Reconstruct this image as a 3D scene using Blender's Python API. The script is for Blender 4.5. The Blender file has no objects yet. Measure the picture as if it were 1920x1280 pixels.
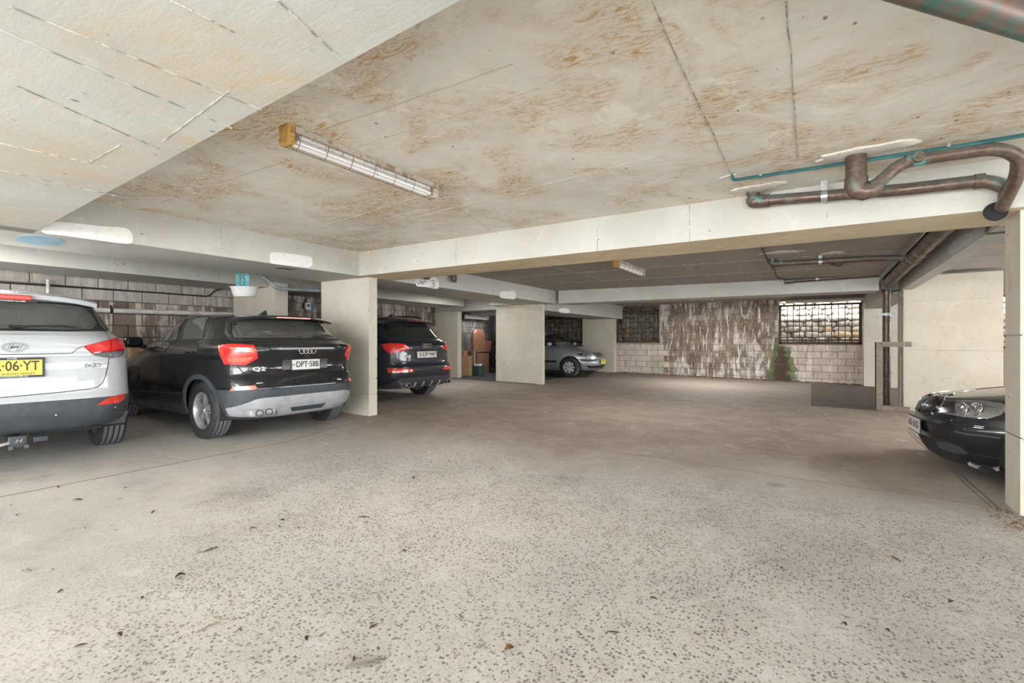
import bpy, bmesh, math, random
from math import sin, cos, pi, radians, atan2, sqrt
from mathutils import Vector, Matrix
from mathutils.bvhtree import BVHTree
random.seed(7)
SC = bpy.context.scene
COL = SC.collection

# ------------------------------------------------------------------ camera, sky, light, exposure
FOC = 890.0; CH = 1.13; YAW = atan2(580, 890)
cam_d = bpy.data.cameras.new('camera'); cam = bpy.data.objects.new('camera', cam_d); COL.objects.link(cam)
cam.location = (0, 0, CH); cam.rotation_euler = (pi/2, 0, YAW)
cam_d.sensor_width = 36; cam_d.lens = 36*FOC/1920; cam_d.clip_start = .05; cam_d.clip_end = 300
SC.camera = cam
SC.view_settings.view_transform = 'Standard'; SC.view_settings.look = 'None'
SC.view_settings.gamma = 1; SC.view_settings.exposure = 2.1
SC.view_settings.use_curve_mapping = False
wd = bpy.data.worlds.new('world'); SC.world = wd; wd.use_nodes = True
nt = wd.node_tree; bg = nt.nodes['Background']
bg.inputs[0].default_value = (.95, .98, 1.0, 1); bg.inputs[1].default_value = 1.6
def area(name, loc, size, size_y, energy, rot, col=(1, .98, .95)):
    l = bpy.data.lights.new(name, 'AREA'); l.shape = 'RECTANGLE'; l.size = size; l.size_y = size_y
    l.energy = energy; l.color = col
    o = bpy.data.objects.new(name, l); COL.objects.link(o); o.location = loc; o.rotation_euler = rot
    return o
sun_d = bpy.data.lights.new('sun', 'SUN'); sun_d.energy = 6.0; sun_d.angle = radians(1.5); sun_d.color = (1, .985, .96)
sun = bpy.data.objects.new('sun', sun_d); COL.objects.link(sun); sun.rotation_euler = (radians(50), 0, radians(-12))
# daylight arriving through the wide open driveway entrance behind the viewpoint
area('entrance_daylight', (-1.4, -5.6, 1.55), 9.5, 2.4, 205, (radians(90), 0, 0), (.97, .99, 1))
# added fill from an assumed open side of the far right rows
area('side_fill', (7.4, 10.5, 1.4), 9.5, 1.7, 65, (radians(90), 0, radians(90)), (.97, .99, 1))

# ------------------------------------------------------------------ small helpers
def zf(x): return -0.0147*(x+6.0)            # the floor falls gently to the right
def zs(x): return 2.06 + .0065*(1.17-x)      # beam soffits
def zc(x): return 2.412 + .0065*(1.17-x)     # slab over the near bay
def zc2(x): return 2.43 - .0150*(x+5.6)      # slab over the second bay
def toworld(xc, yc): return (cos(YAW)*xc-sin(YAW)*yc, sin(YAW)*xc+cos(YAW)*yc)
def ray(px, py):
    a = (px-960)/FOC; d = toworld(a, 1); return Vector((d[0], d[1], (640-py)/FOC))
def onX(px, py, X): r = ray(px, py); t = X/r.x; return Vector((X, r.y*t, CH+r.z*t))
def onY(px, py, Y): r = ray(px, py); t = Y/r.y; return Vector((r.x*t, Y, CH+r.z*t))
def onZ(px, py, Z): r = ray(px, py); t = (Z-CH)/r.z; return Vector((r.x*t, r.y*t, Z))
def onF(px, py):
    z = 0
    for _ in range(6): p = onZ(px, py, z); z = zf(p.x)
    return Vector((p.x, p.y, z))

def tag(o, label=None, cat=None, group=None, kind=None):
    if label: o['label'] = label
    if cat: o['category'] = cat
    if group: o['group'] = group
    if kind: o['kind'] = kind
    return o
def empty(name, loc=(0, 0, 0), rz=0, parent=None):
    o = bpy.data.objects.new(name, None); COL.objects.link(o); o.location = loc; o.rotation_euler = (0, 0, rz)
    o.empty_display_size = .1
    if parent: o.parent = parent
    return o
def link(name, me, mats, parent=None, loc=None):
    o = bpy.data.objects.new(name, me); COL.objects.link(o)
    for m in (mats if isinstance(mats, (list, tuple)) else [mats]):
        if m is not None and len(me.materials) < (len(mats) if isinstance(mats, (list, tuple)) else 1): me.materials.append(m)
    if parent: o.parent = parent
    if loc is not None: o.location = loc
    return o
def smooth(me, ang=35):
    me.polygons.foreach_set('use_smooth', [True]*len(me.polygons))
    me.set_sharp_from_angle(angle=radians(ang)); me.update()
class MB:
    def __init__(s): s.bm = bmesh.new(); s.mi = 0
    def _f(s, vs):
        try:
            f = s.bm.faces.new(vs); f.material_index = s.mi; return f
        except ValueError: return None
    def hexa(s, p):                      # 8 corners: bottom 4 ccw, top 4 ccw
        v = [s.bm.verts.new(q) for q in p]
        for i in ((3, 2, 1, 0), (4, 5, 6, 7), (0, 1, 5, 4), (1, 2, 6, 5), (2, 3, 7, 6), (3, 0, 4, 7)): s._f([v[k] for k in i])
        return s
    def box(s, x0, x1, y0, y1, z0, z1):
        return s.hexa([(x0, y0, z0), (x1, y0, z0), (x1, y1, z0), (x0, y1, z0), (x0, y0, z1), (x1, y0, z1), (x1, y1, z1), (x0, y1, z1)])
    def obox(s, c, sx, sy, sz, M=None, taper=1, bev=0):
        M = M or Matrix.Identity(3); c = Vector(c)
        if bev:
            b = bmesh.new(); bmesh.ops.create_cube(b, size=1)
            for v in b.verts: v.co = Vector((v.co.x*sx*(taper if v.co.z > 0 else 1), v.co.y*sy*(taper if v.co.z > 0 else 1), v.co.z*sz))
            bmesh.ops.bevel(b, geom=b.edges[:], offset=bev, segments=3, affect='EDGES', profile=.5)
            mp = {v: s.bm.verts.new(c + M @ v.co) for v in b.verts}
            for f in b.faces: s._f([mp[v] for v in f.verts])
            b.free(); return s
        P = []
        for dz in (-.5, .5):
            k = taper if dz > 0 else 1
            for dx, dy in ((-.5, -.5), (.5, -.5), (.5, .5), (-.5, .5)): P.append(c + M @ Vector((dx*sx*k, dy*sy*k, dz*sz)))
        return s.hexa(P)
    def tube(s, pts, r, n=12, caps=True):
        pts = [Vector(p) for p in pts]; R = r if isinstance(r, (list, tuple)) else [r]*len(pts)
        rings = []; up = None
        for i, p in enumerate(pts):
            d = (pts[min(i+1, len(pts)-1)]-pts[max(i-1, 0)]).normalized()
            if up is None:
                up = Vector((0, 0, 1)) if abs(d.z) < .9 else Vector((1, 0, 0))
            a = d.cross(up).normalized(); up = a.cross(d).normalized()
            rings.append([s.bm.verts.new(p+a*(R[i]*cos(2*pi*k/n))+up*(R[i]*sin(2*pi*k/n))) for k in range(n)])
        for A, B in zip(rings, rings[1:]):
            for k in range(n): s._f([A[k], A[(k+1) % n], B[(k+1) % n], B[k]])
        if caps: s._f(rings[0][::-1]); s._f(rings[-1])
        return s
    def lathe(s, prof, c=(0, 0, 0), axis='z', n=24, a0=0, a1=2*pi, close=False):
        c = Vector(c); full = abs(a1-a0-2*pi) < 1e-6; m = n if full else n+1; rings = []
        for (r, h) in prof:
            R = []
            for k in range(m):
                t = a0+(a1-a0)*k/n; x, y = r*cos(t), r*sin(t)
                q = {'z': (x, y, h), 'y': (x, h, y), 'x': (h, x, y)}[axis]
                R.append(s.bm.verts.new(c+Vector(q)))
            rings.append(R)
        pr = list(zip(rings, rings[1:]))+([(rings[-1], rings[0])] if close else [])
        for A, B in pr:
            for k in range(n): s._f([A[k], A[(k+1) % m], B[(k+1) % m], B[k]])
        return s
    def quad(s, pts): s._f([s.bm.verts.new(p) for p in pts]); return s
    def prism(s, poly, n, d):            # closed polygon (3D, planar) extruded along n*d
        a = [s.bm.verts.new(p) for p in poly]; b = [s.bm.verts.new(Vector(p)+Vector(n)*d) for p in poly]
        s._f(a[::-1]); s._f(b)
        for i in range(len(a)): s._f([a[i], a[(i+1) % len(a)], b[(i+1) % len(a)], b[i]])
        return s
    def build(s, name, mats, parent=None, sm=None, loc=None, bev=0, seg=2, bang=50):
        if bev:
            ed = [e for e in s.bm.edges if len(e.link_faces) == 2 and e.calc_face_angle(0) > radians(bang)]
            bmesh.ops.bevel(s.bm, geom=ed, offset=bev, segments=seg, affect='EDGES', profile=.5, clamp_overlap=True)
        bmesh.ops.recalc_face_normals(s.bm, faces=s.bm.faces[:])
        me = bpy.data.meshes.new(name); s.bm.to_mesh(me); s.bm.free()
        if sm: smooth(me, sm)
        return link(name, me, mats, parent, loc)
def arc(c, p0, p1, n=6):                 # rounded corner through three points
    c, p0, p1 = Vector(c), Vector(p0), Vector(p1)
    return [(p0*(1-t)+c*t)*(1-t)+(c*(1-t)+p1*t)*t for t in [k/n for k in range(n+1)]]
def bendpath(pts, r):
    pts = [Vector(p) for p in pts]; out = [pts[0]]
    for a, b, c in zip(pts, pts[1:], pts[2:]):
        d0 = (a-b); d1 = (c-b); q = min(r, d0.length*.48, d1.length*.48)
        out += arc(b, b+d0.normalized()*q, b+d1.normalized()*q)
    return out+[pts[-1]]
def chaikin(P, n=2):
    for _ in range(n):
        Q = []
        for i in range(len(P)):
            a, b = Vector(P[i]), Vector(P[(i+1) % len(P)]); Q += [a*.75+b*.25, a*.25+b*.75]
        P = Q
    return P

# ------------------------------------------------------------------ materials
class NT:
    def __init__(s, name):
        s.m = bpy.data.materials.new(name); s.m.use_nodes = True; s.t = s.m.node_tree
        s.b = s.t.nodes['Principled BSDF']; s.out = s.t.nodes['Material Output']
        s.co = s.t.nodes.new('ShaderNodeTexCoord').outputs['Object']
        s.geo = s.t.nodes.new('ShaderNodeNewGeometry')
        s.pos = s.geo.outputs['Position']
    def put(s, sock, v):
        if v is None: return
        if hasattr(v, 'is_linked') or isinstance(v, bpy.types.NodeSocket): s.t.links.new(v, sock)
        else:
            if isinstance(v, (tuple, list)) and len(v) == 3 and sock.type == 'RGBA': v = (*v, 1)
            sock.default_value = v
    def node(s, ty, ins=None, **kw):
        n = s.t.nodes.new('ShaderNode'+ty)
        for k, v in kw.items(): setattr(n, k, v)
        for k, v in (ins or {}).items(): s.put(n.inputs[k], v)
        return n
    def noise(s, sc, det=4, rough=.55, co=None, dist=0, stretch=None):
        c = co or s.pos
        if stretch: c = s.node('Mapping', {0: c, 3: stretch}).outputs[0]
        return s.node('TexNoise', {'Vector': c, 'Scale': sc, 'Detail': det, 'Roughness': rough, 'Distortion': dist}).outputs[0]
    def vor(s, sc, co=None, stretch=None, out=0, feature='F1', rnd=1):
        c = co or s.pos
        if stretch: c = s.node('Mapping', {0: c, 3: stretch}).outputs[0]
        n = s.node('TexVoronoi', {'Vector': c, 'Scale': sc, 'Randomness': rnd}, feature=feature); return n.outputs[out]
    def rng(s, v, a, b, lo=0, hi=1, sm=True):
        return s.node('MapRange', {0: v, 1: a, 2: b, 3: lo, 4: hi}, interpolation_type='SMOOTHSTEP' if sm else 'LINEAR').outputs[0]
    def math(s, op, a, b=None, c=None):
        return s.node('Math', {0: a, 1: b, 2: c} if b is not None else {0: a}, operation=op).outputs[0]
    def mix(s, f, a, b, bt='MIX'):
        n = s.t.nodes.new('ShaderNodeMix'); n.data_type = 'RGBA'; n.blend_type = bt
        s.put(n.inputs[0], f); s.put(n.inputs[6], a); s.put(n.inputs[7], b); return n.outputs[2]
    def xyz(s):
        n = s.node('SeparateXYZ', {0: s.pos}); return n.outputs
    def fin(s, col=None, rough=None, bump=None, bs=.3, bd=.01, **kw):
        s.put(s.b.inputs['Base Color'], col); s.put(s.b.inputs['Roughness'], rough)
        if bump is not None:
            n = s.node('Bump', {'Height': bump, 'Strength': bs, 'Distance': bd}); s.t.links.new(n.outputs[0], s.b.inputs['Normal'])
        for k, v in kw.items(): s.put(s.b.inputs[k.replace('_', ' ')], v)
        return s.m
def plain(name, col, rough=.5, metal=0, coat=0, **kw):
    t = NT(name); return t.fin(col, rough, Metallic=float(metal), **({'Coat Weight': float(coat), 'Coat Roughness': .03} if coat else {}), **kw)
_M = {}
def worn(name, col, col2, rough=.5, metal=0, sc=12, amt=(.45, .65), bs=.15):
    t = NT(name); n = t.noise(sc, 5, .6, t.co); f = t.rng(n, amt[0], amt[1])
    return t.fin(t.mix(f, col, col2), t.rng(n, .3, .7, rough, min(1, rough+.25)), n, bs, .004, Metallic=float(metal))

def concrete(name, base=(.60, .57, .51), dark=(.42, .40, .36), rust=.5, rustcol=(.50, .29, .11), rmin=.50, stretch=(1, 1, 1), specks=True):
    t = NT(name)
    a = t.noise(1.1, 5, .6); b = t.noise(7, 6, .62, stretch=(stretch[0], stretch[1], stretch[2])); c = t.noise(55, 3, .6)
    col = t.mix(t.rng(a, .35, .68), base, tuple(x*.86 for x in base))
    col = t.mix(t.rng(b, .50, .80, 0, .55), col, dark)
    col = t.mix(t.rng(b, .20, .42, .55, 0), col, tuple(min(1, x*1.22) for x in base))
    if rust > 0:
        r1 = t.noise(1.15, 7, .68, dist=.8); r2 = t.noise(9, 7, .78, dist=2.2, stretch=(stretch[0]*.7, stretch[1], stretch[2]))
        f = t.math('MULTIPLY', t.rng(r1, rmin-.02, rmin+.14), t.rng(r2, .46, .60))
        col = t.mix(t.math('MULTIPLY', f, rust), col, rustcol)
        f2 = t.math('MULTIPLY', t.rng(r1, rmin-.15, rmin+.1), .30*min(1, rust*1.3))
        col = t.mix(f2, col, (.56, .42, .24))
        w = t.noise(2.2, 5, .7, dist=1.5); col = t.mix(t.rng(w, .56, .66, 0, .45), col, tuple(min(1, x*1.12) for x in base))
    if specks:
        v = t.vor(9, out=0, stretch=(1, .6, 1)); k = t.noise(4, 2)
        f = t.math('MULTIPLY', t.rng(v, .05, .10, 1, 0), t.rng(k, .46, .56))
        col = t.mix(t.math('MULTIPLY', f, .8), col, (.10, .09, .08))
        sc_ = t.noise(26, 3, .8, dist=2.5, stretch=(1, .3, 1)); col = t.mix(t.rng(sc_, .70, .74, 0, .6), col, (.14, .12, .10))
    h = t.math('ADD', b, t.math('MULTIPLY', c, .35))
    return t.fin(col, .86, h, .16, .010)

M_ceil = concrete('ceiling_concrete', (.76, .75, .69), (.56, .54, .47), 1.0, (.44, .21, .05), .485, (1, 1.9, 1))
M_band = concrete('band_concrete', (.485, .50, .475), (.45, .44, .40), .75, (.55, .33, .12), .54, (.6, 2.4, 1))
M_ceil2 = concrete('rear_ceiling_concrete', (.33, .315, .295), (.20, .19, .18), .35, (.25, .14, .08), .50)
M_soffit = concrete('tan_soffit_concrete', (.70, .60, .42), (.55, .46, .31), .5, (.48, .30, .12), .45)
M_beam = concrete('beam_concrete', (.52, .518, .485), (.48, .46, .41), .30, (.55, .38, .20), .60)
M_pier = concrete('pier_concrete', (.60, .565, .48), (.44, .40, .33), .35, (.50, .37, .20), .52, (1, 1, .5))
M_greybeam = concrete('grey_beam_concrete', (.44, .44, .41), (.32, .32, .30), .12)

def floor_mat():
    t = NT('floor_concrete'); x, y, z = t.xyz()
    big = t.noise(.55, 5, .6); med = t.noise(2.3, 6, .65); fine = t.noise(60, 3, .7); grit = t.noise(190, 2, .6)
    # wear: the nearer lane is scrubbed down to its aggregate, the rest still smooth
    edge = t.math('ADD', t.math('ADD', y, t.math('MULTIPLY', x, -.16)), t.math('MULTIPLY', big, 2.6))
    ag = t.rng(edge, 5.15, 6.3, 1, 0)
    lx = t.math('ADD', t.math('ADD', x, t.math('MULTIPLY', y, .9)), t.math('MULTIPLY', med, 1.6))
    ag = t.math('MULTIPLY', ag, t.rng(lx, -2.3, -.4))
    ag = t.math('MULTIPLY', ag, t.rng(med, .30, .52, .45, 1))
    grey = t.mix(t.rng(big, .35, .65), (.53, .50, .46), (.43, .41, .38))
    grey = t.mix(t.rng(med, .52, .72, 0, .6), grey, (.34, .31, .28))
    grey = t.mix(t.rng(med, .28, .44, .45, 0), grey, (.60, .59, .57))
    brown = t.mix(t.rng(med, .35, .65), (.35, .28, .215), (.265, .21, .165))
    brown = t.mix(t.rng(t.noise(9, 5, .7, stretch=(.5, 1.5, 1)), .55, .75, 0, .5), brown, (.44, .37, .30))
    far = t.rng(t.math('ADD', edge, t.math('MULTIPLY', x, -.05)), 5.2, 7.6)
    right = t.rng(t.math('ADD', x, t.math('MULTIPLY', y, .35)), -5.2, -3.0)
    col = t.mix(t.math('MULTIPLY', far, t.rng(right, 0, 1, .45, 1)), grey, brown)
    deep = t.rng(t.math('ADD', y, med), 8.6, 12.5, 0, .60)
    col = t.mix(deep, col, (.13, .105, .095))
    wobble = t.node('VectorMath', {0: t.pos, 1: t.node('VectorMath', {0: t.node('TexNoise', {'Vector': t.pos, 'Scale': 30.0}).outputs[1], 3: .02}, operation='SCALE').outputs[0]}, operation='ADD').outputs[0]
    v1 = t.node('TexVoronoi', {'Vector': wobble, 'Scale': 62.0}); v2 = t.node('TexVoronoi', {'Vector': wobble, 'Scale': 120.0})
    def peb(v, thr, keep):
        rc = t.node('SeparateColor', {0: v.outputs['Color']})
        return t.math('MULTIPLY', t.rng(v.outputs[0], thr-.09, thr, 1, 0), t.rng(rc.outputs[0], keep, keep+.02, 1, 0)), rc.outputs[1]
    p1, c1 = peb(v1, .46, .42); p2, c2 = peb(v2, .42, .50)
    pc = t.mix(c1, (.075, .07, .068), (.22, .18, .145)); pc2 = t.mix(c2, (.13, .115, .10), (.26, .24, .21))
    col = t.mix(t.math('MULTIPLY', t.math('MULTIPLY', p2, ag), .72), col, pc2)
    col = t.mix(t.math('MULTIPLY', t.math('MULTIPLY', p1, ag), .88), col, pc)
    col = t.mix(t.rng(fine, .55, .72, 0, .35), col, (.66, .64, .60))
    col = t.mix(t.rng(grit, .54, .72, 0, .45), col, (.20, .18, .16))
    mott = t.noise(5.5, 6, .72, dist=.8); col = t.mix(t.rng(mott, .52, .70, 0, .35), col, (.30, .265, .23)); col = t.mix(t.rng(mott, .30, .45, .30, 0), col, (.66, .65, .63))
    # drip marks and oil spots
    s = t.math('MULTIPLY', t.rng(t.vor(1.35, out=0), .05, .14, 1, 0), t.rng(t.noise(.8), .50, .56))
    col = t.mix(t.math('MULTIPLY', s, .5), col, (.20, .17, .15))
    h = t.math('ADD', t.math('MULTIPLY', med, 1.2), t.math('MULTIPLY', fine, .30))
    h = t.math('ADD', h, t.math('MULTIPLY', t.math('MULTIPLY', p1, ag), -.3))
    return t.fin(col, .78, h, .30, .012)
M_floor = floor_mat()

def block_mat(name, cols, streak, moss=False, seed=0.):
    t = NT(name); x, y, z = t.xyz()
    off = t.node('VectorMath', {0: t.pos, 1: (seed, seed, 0)}, operation='ADD').outputs[0]
    a = t.noise(1.3, 6, .65, off, .4); b = t.noise(5, 6, .7, off, .6); st = t.noise(6, 5, .65, off, .3, stretch=(1.6, 1.6, .22))
    rnd = t.node('ObjectInfo').outputs['Random']
    col = t.mix(t.rng(a, .38, .62), cols[0], cols[1]); col = t.mix(t.rng(b, .50, .70, 0, .75), col, cols[2])
    col = t.mix(t.rng(rnd, .2, 1, 0, .55), col, cols[3]); col = t.mix(t.rng(t.math('FRACT', t.math('MULTIPLY', rnd, 9.7)), .88, .94, 0, .22), col, streak[1])
    bl = t.noise(1.7, 5, .68, off, .8, stretch=(1.5, 1.5, .5)); col = t.mix(t.rng(bl, .53, .60, 0, streak[0]*.75), col, tuple(q*.92 for q in streak[1]))
    jn = t.noise(14, 4, .7, off, .5); col = t.mix(t.rng(jn, .56, .68, 0, .4), col, cols[1])
    col = t.mix(t.rng(st, .52, .62, 0, streak[0]), col, streak[1])
    st2 = t.noise(3.4, 5, .7, off, .5, stretch=(1.3, 1.3, .3))
    col = t.mix(t.rng(st2, .52, .68, 0, .8), col, cols[4])
    if moss:
        dx = t.math('ADD', x, 1.02); wob = t.math('MULTIPLY', t.math('SUBTRACT', b, .5), .55)
        w = t.math('ADD', t.math('ABSOLUTE', dx), t.math('MULTIPLY', wob, 1.1)); lowz = t.rng(z, .9, 1.05, 1, 0)
        zz = t.math('MULTIPLY', t.math('SUBTRACT', .95, z), .22)
        g = t.math('MULTIPLY', t.rng(t.math('SUBTRACT', w, zz), .19, .27, 1, 0), lowz)
        col = t.mix(t.math('MULTIPLY', g, .85), col, (.085, .12, .035))
        d = t.math('MULTIPLY', t.rng(t.math('SUBTRACT', t.math('ADD', w, .03), t.math('MULTIPLY', zz, .6)), .10, .17, 1, 0), lowz)
        col = t.mix(d, col, (.065, .040, .022))
        g2 = t.math('MULTIPLY', t.rng(t.math('ADD', t.math('ABSOLUTE', t.math('ADD', x, 4.85)), wob), .1, .4, 1, 0), t.rng(z, .3, .95, 1, 0))
        col = t.mix(t.math('MULTIPLY', g2, .5), col, (.20, .24, .12))
    return t.fin(col, .88, t.math('ADD', b, st), .5, .02)
M_block_far = block_mat('weathered_block', [(.27, .215, .17), (.12, .088, .066), (.42, .33, .27), (.17, .13, .105), (.24, .135, .065)], (.9, (.70, .67, .62)), True)
M_block_under = block_mat('limewashed_block', [(.58, .50, .44), (.46, .37, .31), (.64, .57, .52), (.50, .42, .38), (.40, .27, .17)], (.7, (.74, .69, .64)), True, 3.)
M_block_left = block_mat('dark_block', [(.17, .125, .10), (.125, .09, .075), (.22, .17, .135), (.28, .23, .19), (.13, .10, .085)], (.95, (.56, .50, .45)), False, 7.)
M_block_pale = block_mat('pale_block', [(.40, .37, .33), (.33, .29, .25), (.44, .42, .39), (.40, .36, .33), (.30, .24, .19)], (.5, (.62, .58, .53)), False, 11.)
M_block_dark = block_mat('shaded_block', [(.075, .07, .07), (.055, .05, .05), (.10, .09, .085), (.09, .085, .08), (.05, .045, .045)], (.5, (.22, .21, .20)), False, 17.)  # darker copy of the block, the bay's shade put into its colour
M_mortar = plain('mortar', (.30, .26, .22), .9)
M_mortar_dark = plain('dark_mortar', (.12, .10, .09), .9)
def stone_mat():
    t = NT('rubble_stone'); rnd = t.node('ObjectInfo').outputs['Random']; n = t.noise(6, 6, .7); k = t.noise(22, 4, .7)
    col = t.mix(rnd, (.34, .31, .26), (.50, .45, .38)); col = t.mix(t.rng(n, .45, .68), col, (.17, .145, .12))
    col = t.mix(t.rng(t.math('FRACT', t.math('MULTIPLY', rnd, 7.3)), .86, .9), col, (.42, .32, .19))
    return t.fin(col, .85, t.math('ADD', n, k), .7, .03)
M_stone = stone_mat()
M_steel_dark = worn('rusty_dark_steel', (.045, .032, .026), (.11, .055, .032), .65, .2, 30)
M_steel_brown = worn('brown_painted_steel', (.20, .155, .125), (.27, .215, .17), .5, 0, 15)
def copper_mat(name, green):
    t = NT(name); n = t.noise(7, 5, .65, t.co); k = t.noise(26, 4, .7, t.co); nz = t.node('SeparateXYZ', {0: t.geo.outputs['Normal']}).outputs[2]
    col = t.mix(t.rng(k, .4, .7), (.105, .070, .054), (.175, .125, .100))
    dust = t.math('MULTIPLY', t.rng(nz, -.15, .65), t.rng(k, .3, .6, .6, 1))
    col = t.mix(t.math('MULTIPLY', dust, .8), col, (.165, .19, .18))
    col = t.mix(t.math('MULTIPLY', t.rng(n, .52, .66), green), col, (.13, .36, .32))
    return t.fin(col, t.rng(n, .35, .7, .32, .6), k, .15, .003, Metallic=.45)
M_copper = copper_mat('aged_copper', .25); M_copper_green = copper_mat('verdigris_copper', 1.)
def big_green():
    t = NT('green_pipe'); n = t.noise(9, 5, .6, t.co)
    return t.fin(t.mix(t.rng(n, .42, .62), (.045, .12, .10), (.16, .10, .075)), .4, n, .1, .003, Metallic=.3)
M_pipe_green = big_green()
M_teal = worn('teal_cable_sheath', (.012, .085, .095), (.03, .14, .15), .45)
M_galv = worn('galvanised_steel', (.42, .44, .45), (.60, .62, .62), .35, .8, 40)
M_greypipe = worn('grey_painted_pipe', (.26, .29, .30), (.36, .39, .39), .4, .2, 10)
M_whitepvc = worn('dusty_white_pipe', (.66, .65, .62), (.52, .49, .45), .45, 0, 6)
M_black = plain('black_plastic', (.018, .018, .02), .5)
M_paint_patch = worn('white_paint', (.80, .81, .79), (.74, .75, .73), .55, 0, 20, bs=.05)
M_blue_patch = worn('blue_paint', (.25, .42, .55), (.38, .50, .58), .6, 0, 9)
M_plaster = worn('rough_plaster', (.56, .54, .48), (.68, .66, .60), .9, 0, 14, bs=.6)
M_yellow = worn('yellowed_plastic', (.55, .33, .09), (.30, .17, .05), .6, 0, 18)
M_dusty = worn('dusty_enamel', (.50, .46, .40), (.28, .19, .12), .6, 0, 10)
M_rustwire = worn('rusty_wire', (.20, .13, .08), (.30, .22, .15), .7, .2, 40)
M_card = worn('cardboard', (.42, .27, .16), (.36, .22, .13), .85, 0, 8, bs=.1)
M_card2 = worn('reddish_cardboard', (.34, .165, .10), (.28, .13, .08), .8, 0, 8, bs=.1)
M_ink = plain('black_marker', (.02, .02, .02), .6)
# ================================================================== THE BUILDING
def struct(mb, name, mat, parent=None, **k):
    o = mb.build(name, mat, parent, **k)
    if not parent: o['kind'] = 'structure'
    return o
# floor: one gently sloping slab
def floor_mesh(x0, x1, y0, y1, th=.12):
    mb = MB(); mb.hexa([(x0, y0, zf(x0)-th), (x1, y0, zf(x1)-th), (x1, y1, zf(x1)-th), (x0, y1, zf(x0)-th),
                        (x0, y0, zf(x0)), (x1, y0, zf(x1)), (x1, y1, zf(x1)), (x0, y1, zf(x0))]); return mb
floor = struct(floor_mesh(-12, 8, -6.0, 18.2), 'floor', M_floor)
M_drive = worn('driveway_concrete', (.50, .48, .44), (.40, .38, .35), .85, 0, 2)
drive = struct(floor_mesh(-18, 14, -22, -6.0), 'driveway', M_drive)
M_joint = plain('joint_filler', (.20, .165, .135), .9); M_joint_light = plain('pale_joint', (.50, .45, .38), .9)
def fl_strip(pts, w, mat, name='joint', h=.003):
    mb = MB()
    for a, b in zip(pts, pts[1:]):
        a, b = Vector(a), Vector(b); d = (b-a).normalized(); s = Vector((-d.y, d.x, 0))*w/2
        q = [a-s, b-s, b+s, a+s]; mb.hexa([(v.x, v.y, zf(v.x)-.004) for v in q]+[(v.x, v.y, zf(v.x)+h) for v in q])
    return mb.build(name, mat, floor)
def wavy(a, b, n, amp):
    a, b = Vector((*a, 0)), Vector((*b, 0)); d = (b-a); s = Vector((-d.y, d.x, 0)).normalized()
    return [a+d*(i/n)+s*random.uniform(-amp, amp) for i in range(n+1)]
fl_strip(wavy((-5.6, 4.86), (1.1, 4.90), 26, .006), .010, M_joint)
fl_strip(wavy((-4.6, 4.885), (-2.6, 4.885), 10, .004), .008, M_joint_light)
fl_strip(wavy((-5.02, -1), (-5.1, 3.1), 22, .006), .011, M_joint)
fl_strip(wavy((-5.1, 3.1), (-5.62, 4.86), 8, .008), .009, M_joint)
fl_strip(wavy((-5.66, 5.1), (-5.8, 10.6), 22, .008), .012, M_joint)
fl_strip(wavy((1.10, 4.9), (1.03, 8.4), 14, .004), .014, M_joint)
fl_strip(wavy((1.06, 4.9), (.99, 8.4), 14, .004), .008, M_joint)
# darker floor patch in front of the far wall
pp = [onF(1521, 720), onF(1640, 723), onF(1668, 768), onF(1640, 770), onF(1521, 760)]
M_dkpatch = worn('dark_patch_floor', (.075, .057, .045), (.12, .09, .07), .85, 0, 5, bs=.4)
mb = MB(); mb.prism([(p.x, p.y, zf(p.x)-.01) for p in pp], (0, 0, 1), .018); mb.build('dark_floor_patch', M_dkpatch, floor)
# dark sheet over the floor of the closed bay between the pillars
M_dkfloor = worn('dark_bay_floor', (.045, .05, .055), (.07, .07, .072), .6, 0, 3)
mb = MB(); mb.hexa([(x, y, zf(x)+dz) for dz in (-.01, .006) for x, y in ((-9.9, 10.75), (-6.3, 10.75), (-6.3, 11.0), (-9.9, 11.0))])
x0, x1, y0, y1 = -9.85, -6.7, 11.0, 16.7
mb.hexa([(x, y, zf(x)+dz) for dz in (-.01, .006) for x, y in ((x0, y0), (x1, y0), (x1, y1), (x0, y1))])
mb.build('dark_floor_sheet', M_dkfloor, floor)

def sbox(mb, x0, x1, y0, y1, zb, zt):                 # box whose top / bottom follow slope functions
    f = lambda g, x: g(x) if callable(g) else g
    q = ((x0, y0), (x1, y0), (x1, y1), (x0, y1))
    return mb.hexa([(x, y, f(zb, x)) for x, y in q]+[(x, y, f(zt, x)) for x, y in q])
TOP = 2.9
# slabs
mb = MB(); sbox(mb, -6.4, 1.6, .9, 4.9, zc, TOP)
ceiling = struct(mb, 'ceiling', M_ceil)
mb = MB(); sbox(mb, -6.4, 1.45, 5.2, 11.2, zc2, TOP); sbox(mb, -6.4, 1.45, 11.2, 17.0, lambda x: 2.42, TOP); sbox(mb, -10.2, -2.2, 17.0, 18.4, lambda x: 2.62, TOP)  # outermost slab is added, unseen, to shade the stones behind the left windows
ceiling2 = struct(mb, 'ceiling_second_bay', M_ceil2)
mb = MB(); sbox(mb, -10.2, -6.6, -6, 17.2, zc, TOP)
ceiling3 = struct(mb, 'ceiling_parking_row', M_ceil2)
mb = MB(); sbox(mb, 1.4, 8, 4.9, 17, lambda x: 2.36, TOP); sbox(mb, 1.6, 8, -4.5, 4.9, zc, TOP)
ceiling4 = struct(mb, 'ceiling_right_row', M_ceil2)
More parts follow.
